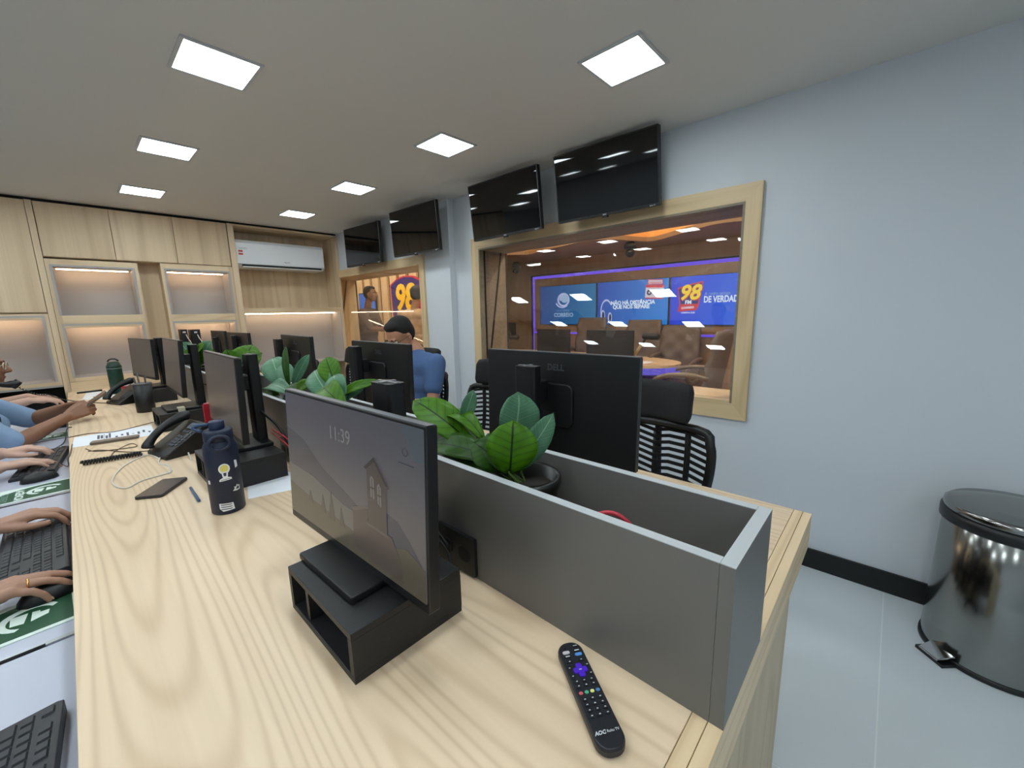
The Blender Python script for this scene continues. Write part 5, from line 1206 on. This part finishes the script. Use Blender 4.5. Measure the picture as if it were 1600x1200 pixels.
person('person farthest along the left side, one hand in view behind the woman in blue', (-0.72, 4.55, 0.53), (-0.66, 4.55, 1.0), (-0.60, 4.55, 1.25), (1, 0, -0.2),
       hands=dict(r=dict(w=(-0.25, 4.36, 0.80), fwd=(1, 0.1, -0.1), back=(0, -0.2, 1), curl=(0.3, 0.45, 0.3), pole=(0, -0.3, -1)), l=dict(w=(-0.27, 4.70, 0.79), fwd=(1, -0.1, -0.1), back=(0, 0.2, 1), curl=(0.3, 0.45, 0.3), pole=(0, 0.3, -1))),
       skin='skin_light', skin_c=(196, 158, 140), shirt=(60, 60, 66), voxel=0.007, sleeve=1.3)
# man in the blue shirt, head bent to his desk
hu_ = Vector((-0.5, -0.10, 0.86))
person('man in a blue t-shirt with glasses, head bent down behind a monitor', (1.52, 2.36, 0.53), (1.555, 2.325, 1.045), (1.475, 2.365, 1.190), (-0.80, -0.14, -0.50), up=hu_,
       hands=dict(l=dict(w=(1.26, 2.20, 0.785), e=(1.50, 2.095, 0.765), fwd=(-1, 0.1, -0.1), back=(0, -0.3, 1), curl=(0.3, 0.5, 0.4), sh=(0, 0.0, 0.0)), r=dict(w=(1.26, 2.50, 0.79), fwd=(-1, -0.1, -0.1), back=(0, 0.3, 1), curl=(0.3, 0.5, 0.4), pole=(0, 0.5, -1))),
       skin='skin_tan_warm', skin_c=(176, 128, 100), shirt=(68, 96, 140), hair=(16, 14, 14), glasses=BLACK, voxel=0.006, sleeve=0.60, sw=0.18)
# ------------------------------------------------------------------ the studio behind window 1 and the slatted room behind window 2
XS, SZ = 5.4, 2.12
struct(MB().box(2.742, 6.0, -2.0, 9.0, -0.10, 0.0), 'floor_2', mat('studio_floor_brown', (186, 148, 110), 0.4))
struct(MB().box(XS, XS+0.1, -2.0, 6.0, 0, 2.7), 'wall_studio_far', WOOD_STUDIO)
struct(MB().box(2.75, XS, -1.1, -1.0, 0, 2.7), 'wall_studio_right', WOOD_STUDIO)
# upper ceiling, warm-lit cove, and the lower slab with a wavy edge
struct(MB().box(2.742, 6.0, -2.0, 9.0, 2.55, 2.65), 'ceiling_2', mat('cove_ceiling', (232, 190, 130), 0.8))
wave = [(4.52, 5.4), (4.40, 4.75), (4.36, 4.15), (4.56, 3.88), (4.42, 3.50), (4.33, 3.10), (4.25, 2.70), (4.45, 2.45), (4.86, 2.28), (4.84, 2.10), (4.64, 1.78), (4.42, 1.40), (4.46, 1.12), (4.62, 0.8), (4.45, 0.3), (4.55, -1.0)]
wp = [(p.x, p.y) for p in smooth_path([(x, y, 0) for x, y in wave], 5)]
mb = MB(); n = len(wp)
mb.add([(x, y, SZ) for x, y in wp]+[(XS, y, SZ) for x, y in wp], [(i, i+1, n+i+1, n+i) for i in range(n-1)])
mb.add([(x, y, SZ+0.05) for x, y in wp]+[(XS, y, SZ+0.05) for x, y in wp], [(i+1, i, n+i, n+i+1) for i in range(n-1)])
mb.add([(x, y, SZ) for x, y in wp]+[(x, y, SZ+0.05) for x, y in wp], [(i+1, i, n+i, n+i+1) for i in range(n-1)])
struct(mb, 'ceiling_3', mat('slab_brown', (156, 126, 92), 0.6))
mb = MB()
mb.add([(x, y, SZ+0.05) for x, y in wp]+[(x+0.03, y, 2.55) for x, y in wp], [(i+1, i, n+i, n+i+1) for i in range(n-1)], 0, True)
struct(mb, 'trim_3', mat('cove_fascia_warm_lit', (246, 184, 104), 0.6))  # warm cove glow put into the fascia's orange base colour
mb = MB(); mb.tube([(x-0.22, y, 2.50) for x, y in wp], 0.02, 6)
solo(mb, 'cove_light', emitter('cove_led', (1.0, 0.80, 0.52), 10.0), 'warm orange light strip hidden in the wavy studio ceiling cove', 'light')
struct(MB().box(2.70, 2.742, -2.0, 9.0, H+0.1, 2.55), 'wall_studio_near', WOOD_STUDIO)
struct(MB().box(2.70, 2.742, 5.56, 9.0, 0, H+0.1), 'wall_studio_near_low', WOOD_STUDIO)
# oblique partition between the two rooms, slatted wall
def wall_seg(a, b, th, z0, z1):
    a, b = Vector((a[0], a[1], 0)), Vector((b[0], b[1], 0)); d = (b-a).normalized(); nrm = Vector((-d.y, d.x, 0))*th
    q = [a, b, b+nrm, a+nrm]; return MB().prism([(p.x, p.y) for p in q], z0, z1)
struct(wall_seg((2.742, 3.10), (5.42, 5.32), 0.06, 0, 2.55), 'wall_partition', WOOD_STUDIO)
sw_ = struct(MB().box(4.06, 4.12, 4.30, 9.0, 0, 2.55), 'wall_slatted', mat('slat_gap_dark', (96, 70, 44), 0.8))
y = 4.32
while y < 8.6:
    MB().box(4.015, 4.058, y, y+0.215, 0.0, 2.55).build('slat', WOOD_SLAT, sw_, 0.004); y += 0.305
struct(MB().box(2.70, 4.06, 8.6, 8.7, 0, 2.55), 'wall_slatted_end', WOOD_STUDIO)
def lamp(name, label, loc, col, st, sz=0.10, cat='light', group=None):
    t = thing(name, label, cat, loc, 0, group)
    part(MB().lathe([(sz, -0.004), (sz, -0.002)], 20), 'diffuser', emitter('spot_%s_%g' % (name, st), col, st), t)
    part(MB().lathe([(sz+0.012, -0.006), (sz+0.012, 0.0), (sz+0.004, 0.0)], 20, caps=False), 'ring', BLACK_M, t)
for x, y, s in ((3.35, 0.4, 130), (3.35, 1.9, 130), (3.3, 3.0, 130)): lamp('added_fill_lamp', 'added warm fill lamp in the studio ceiling, unseen above the window head', (x, y, 2.55), (1.0, 0.90, 0.76), s, 0.12, 'light', 'added studio fill lamps')  # added lamps that brighten the studio, kept out of view above the window
for x, y in ((2.96, 4.15), (3.3, 5.0), (3.3, 6.4), (3.4, 7.6)): lamp('added_fill_lamp', 'added warm fill lamp in the slatted room, out of view', (x, y, 2.55), (1.0, 0.90, 0.74), 75, 0.14, 'light', 'added slatted room fill lamps')  # added lamps that brighten the slatted room and the people in it
# video wall: raised panel with a violet LED halo
VIO = emitter('violet_led', (0.17, 0.085, 0.80), 1.0)
t = thing('video_wall_panel', 'raised brown panel with a violet LED border carrying the three blue screens', 'panel')
part(MB().box(XS-0.05, XS-0.002, -0.4, 4.43, 1.02, 1.843), 'backing_board', WOOD_STUDIO, t)
part(MB().box(XS-0.046, XS-0.004, -0.4, 4.475, 1.845, 1.885), 'led_strip', VIO, t); part(MB().box(XS-0.046, XS-0.004, 4.435, 4.475, 0.2, 1.845), 'led_strip', VIO, t)
part(MB().box(XS-0.06, XS-0.004, -0.4, 4.50, 1.886, 1.905), 'border', BLACK_M, t); part(MB().box(XS-0.06, XS-0.004, 4.476, 4.50, 0.2, 1.886), 'border', BLACK_M, t)
t = thing('wall_ledge', 'brown ledge with a violet LED edge under the three blue screens', 'shelf')
part(MB().box(XS-0.12, XS-0.052, -0.4, 4.40, 0.985, 1.015), 'ledge', WOOD_STUDIO, t); part(MB().box(XS-0.125, XS-0.12, -0.4, 4.40, 0.972, 1.0), 'led_strip', VIO, t)
part(MB().box(XS-0.11, XS-0.052, -0.4, 4.40, 0.0, 0.97), 'front', WOOD_STUDIO, t)
def blue(name, c0, c1, e):
    m = bpy.data.materials.new(name); m.use_nodes = True; nt = m.node_tree; b = nt.nodes['Principled BSDF']
    tc = nt.nodes.new('ShaderNodeTexCoord'); sp = nt.nodes.new('ShaderNodeSeparateXYZ'); nt.links.new(tc.outputs['Generated'], sp.inputs[0])
    cr = nt.nodes.new('ShaderNodeValToRGB'); cr.color_ramp.elements[0].color = srgb(*c1); cr.color_ramp.elements[1].color = srgb(*c0)
    nt.links.new(sp.outputs['Y'], cr.inputs[0]); nt.links.new(cr.outputs[0], b.inputs['Emission Color']); b.inputs['Emission Strength'].default_value = e
    b.inputs['Base Color'].default_value = (0.01, 0.01, 0.02, 1); b.inputs['Roughness'].default_value = 0.3; return m
FR = frame((0,-1,0), (0,0,1), (-1,0,0))
def gm(nm, c, e=1.0): return mat('graphic_'+nm, (8, 8, 10), 0.4, emit=c, estr=e)
def vscreen(label, y0, y1, m):
    cy = (y0+y1)/2; t = thing('video_screen', label, 'screen', (XS-0.052, cy, 1.415), 0, None); w_ = y1-y0-0.012
    F = FR((0, 0, 0)); part(MB().prism(rrect(w_, 0.606, 0.004), -0.0, 0.03, 0, F), 'case', BLACK, t); part(MB().prism(rrect(w_-0.014, 0.592, 0.003), 0.03, 0.031, 0, F), 'picture', m, t)
    return t, lambda x, y, z=0.0313: F @ Matrix.Translation((x, y, z))
WHT = gm('white', (225, 235, 245)); PALE = gm('pale', (150, 175, 205)); LAV = gm('lavender', (176, 182, 220)); NAV = gm('navy', (16, 40, 120)); REDG = gm('red', (206, 44, 60)); YEL = gm('yellow', (246, 214, 50)); PINK = gm('rose', (214, 130, 130)); DKG = gm('dark', (34, 40, 64)); WMK = gm('watermark', (52, 96, 220))
def disc(mb, F, cx, cy, rx, ry, z, mi, a0=0, a1=2*PI, rin=0.0, n=30):
    if rin <= 0: mb.poly([F @ Vector((cx+rx*math.cos(a0+(a1-a0)*k/n), cy+ry*math.sin(a0+(a1-a0)*k/n), z)) for k in range(n)], mi)
    else:
        for k in range(n):
            a, b = a0+(a1-a0)*k/n, a0+(a1-a0)*(k+1)/n
            mb.poly([F @ Vector((cx+r_*rx*math.cos(q), cy+r_*ry*math.sin(q), z)) for r_, q in ((1, a), (1, b), (rin, b), (rin, a))], mi)
# left screen: swirl emblem and two lines
t, G = vscreen('left blue screen of the video wall, with a pale swirl emblem', 3.235, 4.300, blue('screen_blue_left', (20, 62, 130), (24, 110, 160), 0.95))
mb = MB(); F = G(-0.06, 0.08)
disc(mb, F, 0, 0, .115, .105, 0, 0, 0, 2*PI, .74); disc(mb, F, .022, .018, .072, .066, .0004, 1); disc(mb, F, -.004, .012, .068, .064, .0003, 0, .5, 3.6, .55); disc(mb, F, -.02, -.035, .13, .09, .0002, 0, 3.3, 5.6, .80)
part(mb, 'swirl_emblem', [LAV, PALE], t)
mb = MB(); mb.text('S I S T E M A', 0.042, G(-.06, -.085), ext=.0002); mb.text('CORREIO', 0.085, G(-.06, -.155), bold=.02, ext=.0002); part(mb, 'lettering', PALE, t)
# middle screen: headphones, slogan, radio
t, G = vscreen('middle blue screen of the video wall, with headphones, a slogan and a red radio', 2.165, 3.230, blue('screen_blue_middle', (20, 70, 168), (22, 128, 216), 0.95))
mb = MB(); mb.text('NÃO HÁ DISTÂNCIA', 0.072, G(0.02, 0.0), bold=.035, ext=.0002, space=.95); mb.text('QUE NOS SEPARE', 0.072, G(0.0, -.056), bold=.035, ext=.0002, space=.95); part(mb, 'slogan', WHT, t)
mb = MB(); F = G(-.375, -.115); disc(mb, F, 0, .01, .095, .165, 0, 0, .6, PI+1.3, .84); disc(mb, F, -.055, -.06, .035, .085, .0004, 0); disc(mb, F, .06, -.085, .034, .075, .0004, 0); disc(mb, F, -.05, -.06, .020, .06, .0007, 1); disc(mb, F, .064, -.085, .018, .05, .0007, 1); disc(mb, F, 0, -.14, .05, .03, .0004, 0, PI, 2*PI, .6)
part(mb, 'headphones_graphic', [LAV, DKG], t)
mb = MB(); F = G(.335, .165) @ Matrix.Rotation(-.06, 4, 'Z')
for (a, b, c, d, z, mi) in ((-.125, -.115, .125, .05, 0, 0), (-.125, .02, .125, .055, .0004, 1), (-.105, .06, .105, .125, 0, 1), (-.095, .07, .095, .115, .0004, 0), (-.085, .078, .085, .092, .0007, 3), (-.12, -.125, .12, -.11, .0004, 1)):
    mb.poly([F @ Vector(p) for p in ((a, b, z), (c, b, z), (c, d, z), (a, d, z))], mi)
disc(mb, F, -.07, -.045, .036, .036, .0006, 2); disc(mb, F, .07, -.045, .036, .036, .0006, 2); disc(mb, F, -.07, -.045, .014, .014, .0008, 0); disc(mb, F, .07, -.045, .014, .014, .0008, 0)
part(mb, 'radio_graphic', [gm('radio_pale', (206, 196, 206)), REDG, DKG, PINK], t)
# right screen: number emblem, slogan, watermark
t, G = vscreen('right blue screen of the video wall, with the yellow 98 emblem', 1.085, 2.160, blue('screen_blue_right', (22, 60, 214), (24, 104, 232), 0.95))
F = G(-.30, .03)
def emblem(F, k, t, z=0.0):
    mb = MB(); e = lambda *p: [F @ Vector((x*k, y*k, z+dz)) for x, y, dz in p]
    mb.poly(e((-.14, .13, 0), (.0, .17, 0), (.17, .20, 0), (.13, -.09, 0), (.10, -.15, 0), (-.12, -.16, 0), (-.11, -.06, 0)), 0)
    mb.poly(e((-.125, .115, .0004), (.0, .152, .0004), (.15, .18, .0004), (.115, -.07, .0004), (-.095, -.07, .0004)), 1)
    mb.poly(e((-.13, -.165, .0006), (.105, -.145, .0006), (.125, -.075, .0006), (-.11, -.085, .0006)), 0)
    part(mb, 'emblem_shield', [REDG, NAV], t)
    part(MB().text('98', .25*k, F @ Matrix.Translation((.012*k, .055*k, z+.0010)), bold=.045, shear=.25, ext=.0003), 'emblem_shadow', REDG, t)
    part(MB().text('98', .25*k, F @ Matrix.Translation((.006*k, .063*k, z+.0018)), bold=.030, shear=.25, ext=.0003), 'emblem_number', YEL, t)
    mb = MB().text('FM', .065*k, F @ Matrix.Translation((0, -.050*k, z+.0012)), bold=.04, ext=.0003); mb.text('CORREIO', .036*k, F @ Matrix.Translation((-.005*k, -.117*k, z+.0012)) @ Matrix.Rotation(.06, 4, 'Z'), bold=.03, ext=.0003); part(mb, 'emblem_letters', WHT, t)
emblem(F, 1.0, t)
part(MB().text('CAMPINA GDE', .026, F @ Matrix.Translation((0, -.178, .0004)), bold=.02, ext=.0002), 'small_print', WHT, t)
mb = MB(); mb.text('A rádio amiga', .052, G(-.115, .075), align='LEFT', ext=.0002, shear=.15); part(mb, 'slogan_small', PALE, t)
mb = MB(); mb.text('DE VERDADE', .105, G(-.118, .005), align='LEFT', bold=.03, ext=.0002, sx=.68); part(mb, 'slogan', WHT, t)
mb = MB(); F = G(.26, .06, .0312); disc(mb, F, 0, 0, .20, .22, 0, 0, .3, 5.6, .78); disc(mb, F, .02, .01, .12, .14, 0, 0, .2, 4.4, .60); mb.poly([F @ Vector(p) for p in ((-.02, -.02, 0), (.13, -.02, 0), (.14, .02, 0), (-.02, .02, 0))]); part(mb, 'watermark', WMK, t)
# round-ended table with violet edge
t = thing('studio_table', 'long round-ended studio table with a violet lit edge', 'table', (4.30, 3.18, 0))
el = [(0.56*math.copysign(abs(math.cos(a))**0.85, math.cos(a)), 1.56*math.copysign(abs(math.sin(a))**0.85, math.sin(a))) for a in [2*PI*k/48 for k in range(48)]]
part(MB().prism(el, 0.725, 0.75), 'top', wood('studio_table_top', (232, 204, 160), (200, 168, 120), (4, .6, 4), rings=5), t); part(MB().prism([(x*.99, y*.995) for x, y in el], 0.655, 0.724), 'lit_edge', emitter('violet_edge', (0.16, 0.11, 0.75), 0.8), t)
for y in (-0.8, 0.8): part(MB().box(-0.2, 0.2, y-0.15, y+0.15, 0, 0.655), 'pedestal', WOOD_STUDIO, t)
t = thing('paper_sheet', 'sheet of paper on the near end of the studio table', 'paper', (4.25, 2.05, 0.7505)); part(MB().box(-.10, .10, -.14, .14, 0, 0.001), 'sheet', PAPER, t)
# tufted executive chairs
LEA = mat('taupe_leather', (112, 98, 86), 0.5, bump=0.1, nscale=90)
def exec_chair(label, loc, rotz):
    t = thing('executive_chair', label, 'chair', loc, rotz, 'taupe leather studio chairs')
    for i in range(5):
        a = 2*PI*i/5; part(MB().tube([(0, 0, .10), (.30*math.cos(a), .30*math.sin(a), .05)], [.03, .018], 8), 'leg', CHROME, t)
    part(MB().cyl((0, 0, .09), (0, 0, .42), .028), 'gas_column', STEEL, t)
    part(MB().prism(rrect(.54, .54, .10, 6), .42, .54), 'seat', LEA, t, .03)
    vs = []; ny, nz = 13, 17
    for s in (1, -1):
        for j in range(nz):
            v = j/(nz-1); z = .50+.62*v
            for i in range(ny):
                u = i/(ny-1)*2-1; w_ = .255*(1-.10*v)*(1 if v < .93 else .96)
                tuft = 0.018*(math.cos(u*PI*2.0)*math.cos((v-.5)*PI*6))*(1 if .25 < v < .92 else .3) if s > 0 else 0
                x = -.24-.10*v+s*.055*(1-abs(u)**4*.6)*(1 if v < .95 else .75)+.05*u*u+tuft
                vs.append((x, u*w_, z))
    fs = [(j*ny+i, j*ny+i+1, (j+1)*ny+i+1, (j+1)*ny+i) for j in range(nz-1) for i in range(ny-1)]; o = ny*nz
    fs += [(o+j*ny+i+1, o+j*ny+i, o+(j+1)*ny+i, o+(j+1)*ny+i+1) for j in range(nz-1) for i in range(ny-1)]
    for j in range(nz-1): fs += [(j*ny, (j+1)*ny, o+(j+1)*ny, o+j*ny), ((j+1)*ny+ny-1, j*ny+ny-1, o+j*ny+ny-1, o+(j+1)*ny+ny-1)]
    for i in range(ny-1): fs += [(i+1, i, o+i, o+i+1), ((nz-1)*ny+i, (nz-1)*ny+i+1, o+(nz-1)*ny+i+1, o+(nz-1)*ny+i)]
    part(MB().add(vs, fs, 0, True), 'backrest', LEA, t)
    bt = MB()
    for z in (.78, .90, 1.02):
        for y in (-.12, 0, .12): bt.ell((-.245-.10*(z-.5)/.7+.022, y, z), .012, .012, .012, None, 8, 6)
    part(bt, 'tuft_buttons', LEA, t)
    for s in (-1, 1):
        part(MB().tube(smooth_path([(-.24, s*.27, .70), (-.10, s*.30, .735), (.10, s*.30, .72), (.22, s*.29, .66), (.22, s*.28, .56), (.10, s*.27, .48), (-.12, s*.27, .47)], 4), .022, 8), 'arm_loop', mat('arm_taupe_gloss', (120, 104, 84), 0.3), t)
    return t
ec = exec_chair('tufted taupe studio chair facing the window, right of the microphone', (4.87, 1.93, 0.0), PI)
dup(ec, (4.0, 1.43, 0.0), PI/2+0.12, 'taupe studio chair seen from the side at the right end of the studio table')
dup(ec, (4.87, 3.20, 0.0), PI+0.001, 'taupe studio chair under the left blue screen').scale = (1, 1, 1.09)
dup(ec, (4.87, 2.41, 0.0), PI, 'taupe studio chair under the middle blue screen').scale = (1, 1, 1.06)
# dark computer screens on the table, microphones
for i, (y, w_) in enumerate(((2.98, .48), (2.23, .56))):
    t = thing('studio_monitor', ['dark monitor back on the studio table, the left one', 'dark monitor back on the studio table, the right one'][i], 'monitor', (3.93, y, 0.75))
    part(MB().prism(rrect(.18, .22, .02), 0, .012), 'base', BLACK, t); part(MB().cyl((0, 0, .01), (0.01, 0, .18), .02), 'stem', BLACK, t); part(MB().box(-.012, .018, -w_/2, w_/2, .09, .365), 'case', mat('studio_monitor_back', (34, 34, 34), .5), t, .004)
def mic(label, base, elbow, tip):
    t = thing('boom_microphone', label, 'microphone', base); b, e, k = Vector((0, 0, 0)), Vector(elbow)-Vector(base), Vector(tip)-Vector(base)
    part(MB().lathe([(.05, 0), (.05, .02), (.02, .03), (.016, .08)], 16), 'base', BLACK, t); part(MB().tube([b+Vector((0, 0, .06)), e], .016, 8), 'lower_arm', mat('mic_arm_pale', (206, 180, 136), .4), t); part(MB().tube([e, k], .012, 8), 'upper_arm', BLACK, t)
    d = (k-e).normalized(); d = Vector((d.x, d.y, 0)).normalized() if Vector((d.x, d.y, 0)).length > .01 else Vector((0, 1, 0))
    part(MB().cap(k-d*.02, k+d*.10, .032, .036), 'windscreen', BLACK_M, t)
mic('boom microphone with a pale arm before the tufted studio chair', (4.05, 2.02, .75), (4.0, 1.90, .96), (4.0, 1.84, 1.05))
mic('boom microphone at the left end of the studio table', (4.35, 4.30, .75), (4.25, 4.05, 1.10), (4.25, 3.95, .98))
t = thing('studio_monitor', 'small black monitor at the left end of the studio table, by the violet border', 'monitor', (4.55, 4.35, .75)); part(MB().box(-.012, .012, -.20, .20, .18, .42), 'case', BLACK, t, .004); part(MB().cyl((0, 0, .0), (0, 0, .2), .02), 'stem', BLACK, t)
# ceiling cameras
def ptz(label, loc):
    t = thing('ceiling_camera', label, 'camera', loc); part(MB().lathe([(.05, -.0005), (.05, -.02), (.075, -.03), (.075, -.075), (.05, -.085)], 20), 'mount', BLACK, t); mb = MB(); mb.ell((0, 0, -.125), .055, .055, .055); part(mb, 'head', BLACK, t); part(MB().cyl((-.03, 0, -.13), (-.075, 0, -.145), .022), 'lens', BLACK_M, t)
ptz('black ceiling camera above the middle blue screen', (4.72, 2.42, SZ)); ptz('black ceiling camera in the left corner of the studio', (5.12, 4.62, SZ))
# blue television and big emblem on the slatted wall
t = thing('wall_emblem', 'large yellow 98 on a navy shield with a red rim, on the slatted wall', 'sign', (3.995, 6.12, 1.62))
F = FR((0, 0, 0)); mb = MB()
sh = [(-.46, .22), (-.25, .31), (0, .35), (.25, .33), (.46, .26), (.40, -.42), (.2, -.50), (-.2, -.50), (-.42, -.42)]
mb.prism(sh, 0, .03, 0, F); mb.prism([(x*.93, y*.93) for x, y in sh], .03, .034, 1, F)
part(mb, 'shield', [mat('sign_red', (200, 30, 60), .5, emit=(200, 30, 60), estr=.25), mat('sign_navy', (44, 34, 110), .5, emit=(44, 34, 110), estr=.25)], t)
part(MB().text('98', .60, F @ Matrix.Translation((-.0, -.03, .04)), bold=.03, shear=.12, ext=.008), 'number', mat('sign_yellow', (246, 190, 30), .5, emit=(246, 190, 30), estr=.35), t)
part(MB().prism([(-.40, -.47), (.40, -.44), (.42, -.34), (-.40, -.36)], .034, .045, 0, F), 'ribbon', mat('sign_ribbon', (214, 60, 50), .5), t); part(MB().text('CORREIO', .075, F @ Matrix.Translation((0, -.402, .046)), bold=.03, ext=.001), 'ribbon_letters', WHT, t)
t = thing('video_screen', 'blue screen on the slatted wall behind the dark-haired man in profile', 'screen', (3.99, 7.42, 1.53)); part(MB().prism(rrect(.62, .44, .01), 0, .03, 0, F), 'case', BLACK, t); part(MB().prism(rrect(.59, .41, .008), .03, .031, 0, F), 'picture', gm('sky_blue', (40, 110, 200)), t)
# two people standing in the slatted room
person('man standing in profile in the slatted room, dark maroon shirt, holding a tablet', (3.22, 6.08, .92), (3.23, 6.04, 1.40), (3.25, 5.97, 1.645), (0.55, -0.84, -0.05),
       hands=dict(l=dict(w=(3.55, 5.84, 1.12), fwd=(.6, -.5, .1), curl=(.5, .6, .5), pole=(0, .3, -1)), r=dict(w=(3.34, 5.66, 1.12), fwd=(.6, -.6, .1), curl=(.5, .6, .5), pole=(-.5, 0, -1))),
       legs=dict(l=((3.30, 6.10, .5), (3.30, 6.12, .07)), r=((3.16, 6.03, .5), (3.14, 6.02, .07))), skin='skin_deep', skin_c=(128, 86, 62), shirt=(64, 40, 40), trousers=(44, 46, 60), voxel=.009, sleeve=.85)
t = thing('tablet', 'white tablet held by the man in profile in the slatted room', 'tablet', (3.50, 5.70, 1.17)); part(MB().box(-.12, .12, -.085, .085, -.004, .004, 0, Matrix.Rotation(.3, 4, 'X')), 'body', WHITE, t)
PAT = mat('beige_patterned_shirt', (196, 160, 124), .85, noise=.55, nscale=16)
person('man with his back turned in a beige patterned shirt, standing before the big emblem', (3.26, 4.86, .90), (3.27, 4.84, 1.36), (3.30, 4.82, 1.585), (0.75, 0.62, -0.25),
       hands=dict(l=dict(w=(3.45, 5.20, 1.05), fwd=(.5, .7, 0), curl=(.4, .5, .4), pole=(-.4, 0, -1)), r=dict(w=(3.60, 4.95, 1.05), fwd=(.6, .5, 0), curl=(.4, .5, .4), pole=(0, -.5, -1))),
       legs=dict(l=((3.24, 4.95, .5), (3.22, 4.95, .07)), r=((3.34, 4.78, .5), (3.34, 4.76, .07))), skin='skin_tan_warm', skin_c=(176, 128, 100), shirt_mat=PAT, trousers=(50, 48, 52), voxel=.009, sleeve=.9)

# ------------------------------------------------------------------ pieces of parts go one level deeper: thing > part > sub-part
NEST = {
 'remote_control': {'button': 'body', 'colour_button': 'body', 'direction_pad': 'body', 'button_legends': 'body', 'lettering': 'body'},
 'water_bottle': {'bulb_sticker': 'body', 'text_sticker': 'body', 'leaf_sticker': 'body', 'side_sticker': 'body', 'edge_sticker': 'body', 'band': 'body', 'cap': 'lid', 'carry_loop': 'lid', 'spout_arm': 'lid'},
 'office_chair': {'castor': 'leg', 'back_slat': 'back_frame', 'back_rib': 'back_frame', 'headrest_stem': 'headrest', 'armrest_pad': 'armrest_post'},
 'monitor': {'logo': 'case', 'screen': 'case', 'top_edge': 'case', 'stand_latch': 'case', 'pole_cap': 'pole', 'rear_housing': 'case'},
 'television': {'screen': 'case', 'logo': 'case', 'badge': 'case', 'sensor_bar': 'case', 'rear_housing': 'case'},
 'desk_telephone': {'key': 'base', 'display': 'base'}, 'keyboard': {'key': 'keyboard_case', 'keys': 'keyboard_case'}, 'mouse': {'scroll_wheel': 'shell'},
 'mouse_pad': {'green_print': 'base', 'bold_print': 'base', 'outline_print': 'base', 'emblem': 'base'},
 'air_conditioner': {'logo': 'front_panel', 'sticker': 'front_panel', 'louvre': 'housing'},
 'potted_plant': {'soil': 'pot'}, 'executive_chair': {'tuft_buttons': 'backrest'}, 'pen_pot': {'rim': 'pot'}, 'pen': {'tip': 'barrel'},
 'person': {'pupil': 'eye', 'ring': 'body', 'fingernail': 'body', 'mouth': 'body', 'eyebrow': 'hair', 'badge': 'lanyard'},
 'socket_plate': {'sockets': 'plate'}, 'mobile_phone': {'screen': 'body'}, 'video_screen': {'slogan': 'picture', 'slogan_small': 'picture', 'lettering': 'picture', 'swirl_emblem': 'picture', 'headphones_graphic': 'picture', 'radio_graphic': 'picture', 'small_print': 'picture', 'watermark': 'picture', 'emblem_shield': 'picture', 'emblem_shadow': 'picture', 'emblem_number': 'picture', 'emblem_letters': 'picture'},
 'niche_unit': {'led_strip': 'top_panel'}, 'mini_tower': {'badge': 'case'}, 'pedal_bin': {'pedal': 'foot'},
}
def stem_(n): return n.split('.')[0]
def num_(n): return int(n.split('.')[1]) if '.' in n else 0
KID2 = {}
for o in list(COL.objects):
    if o.parent is not None: KID2.setdefault(o.parent.name, []).append(o)
for root in [o for o in COL.objects if o.parent is None and stem_(o.name) in NEST]:
    rules = NEST[stem_(root.name)]; kids = KID2.get(root.name, []); by = {}
    for k in sorted(kids, key=lambda k: num_(k.name)): by.setdefault(stem_(k.name), []).append(k)
    for c, p in rules.items():
        if c not in by or p not in by: continue
        for i, k in enumerate(by[c]):
            if len(by[p]) == len(by[c]) or len(by[p]) > 1: q = by[p][min(i, len(by[p])-1)]
            else: q = by[p][0]
            k.parent = q
# pieces of the lock-screen picture hang on its screen
for k in KID2.get(m1.name, []):
    if k.data and any(mm and mm.name.startswith('lock_') and mm.name != 'lock_sky' for mm in k.data.materials) and stem_(k.name) != 'screen': k.parent = [q for q in KID2[m1.name] if stem_(q.name) == 'case'][0]
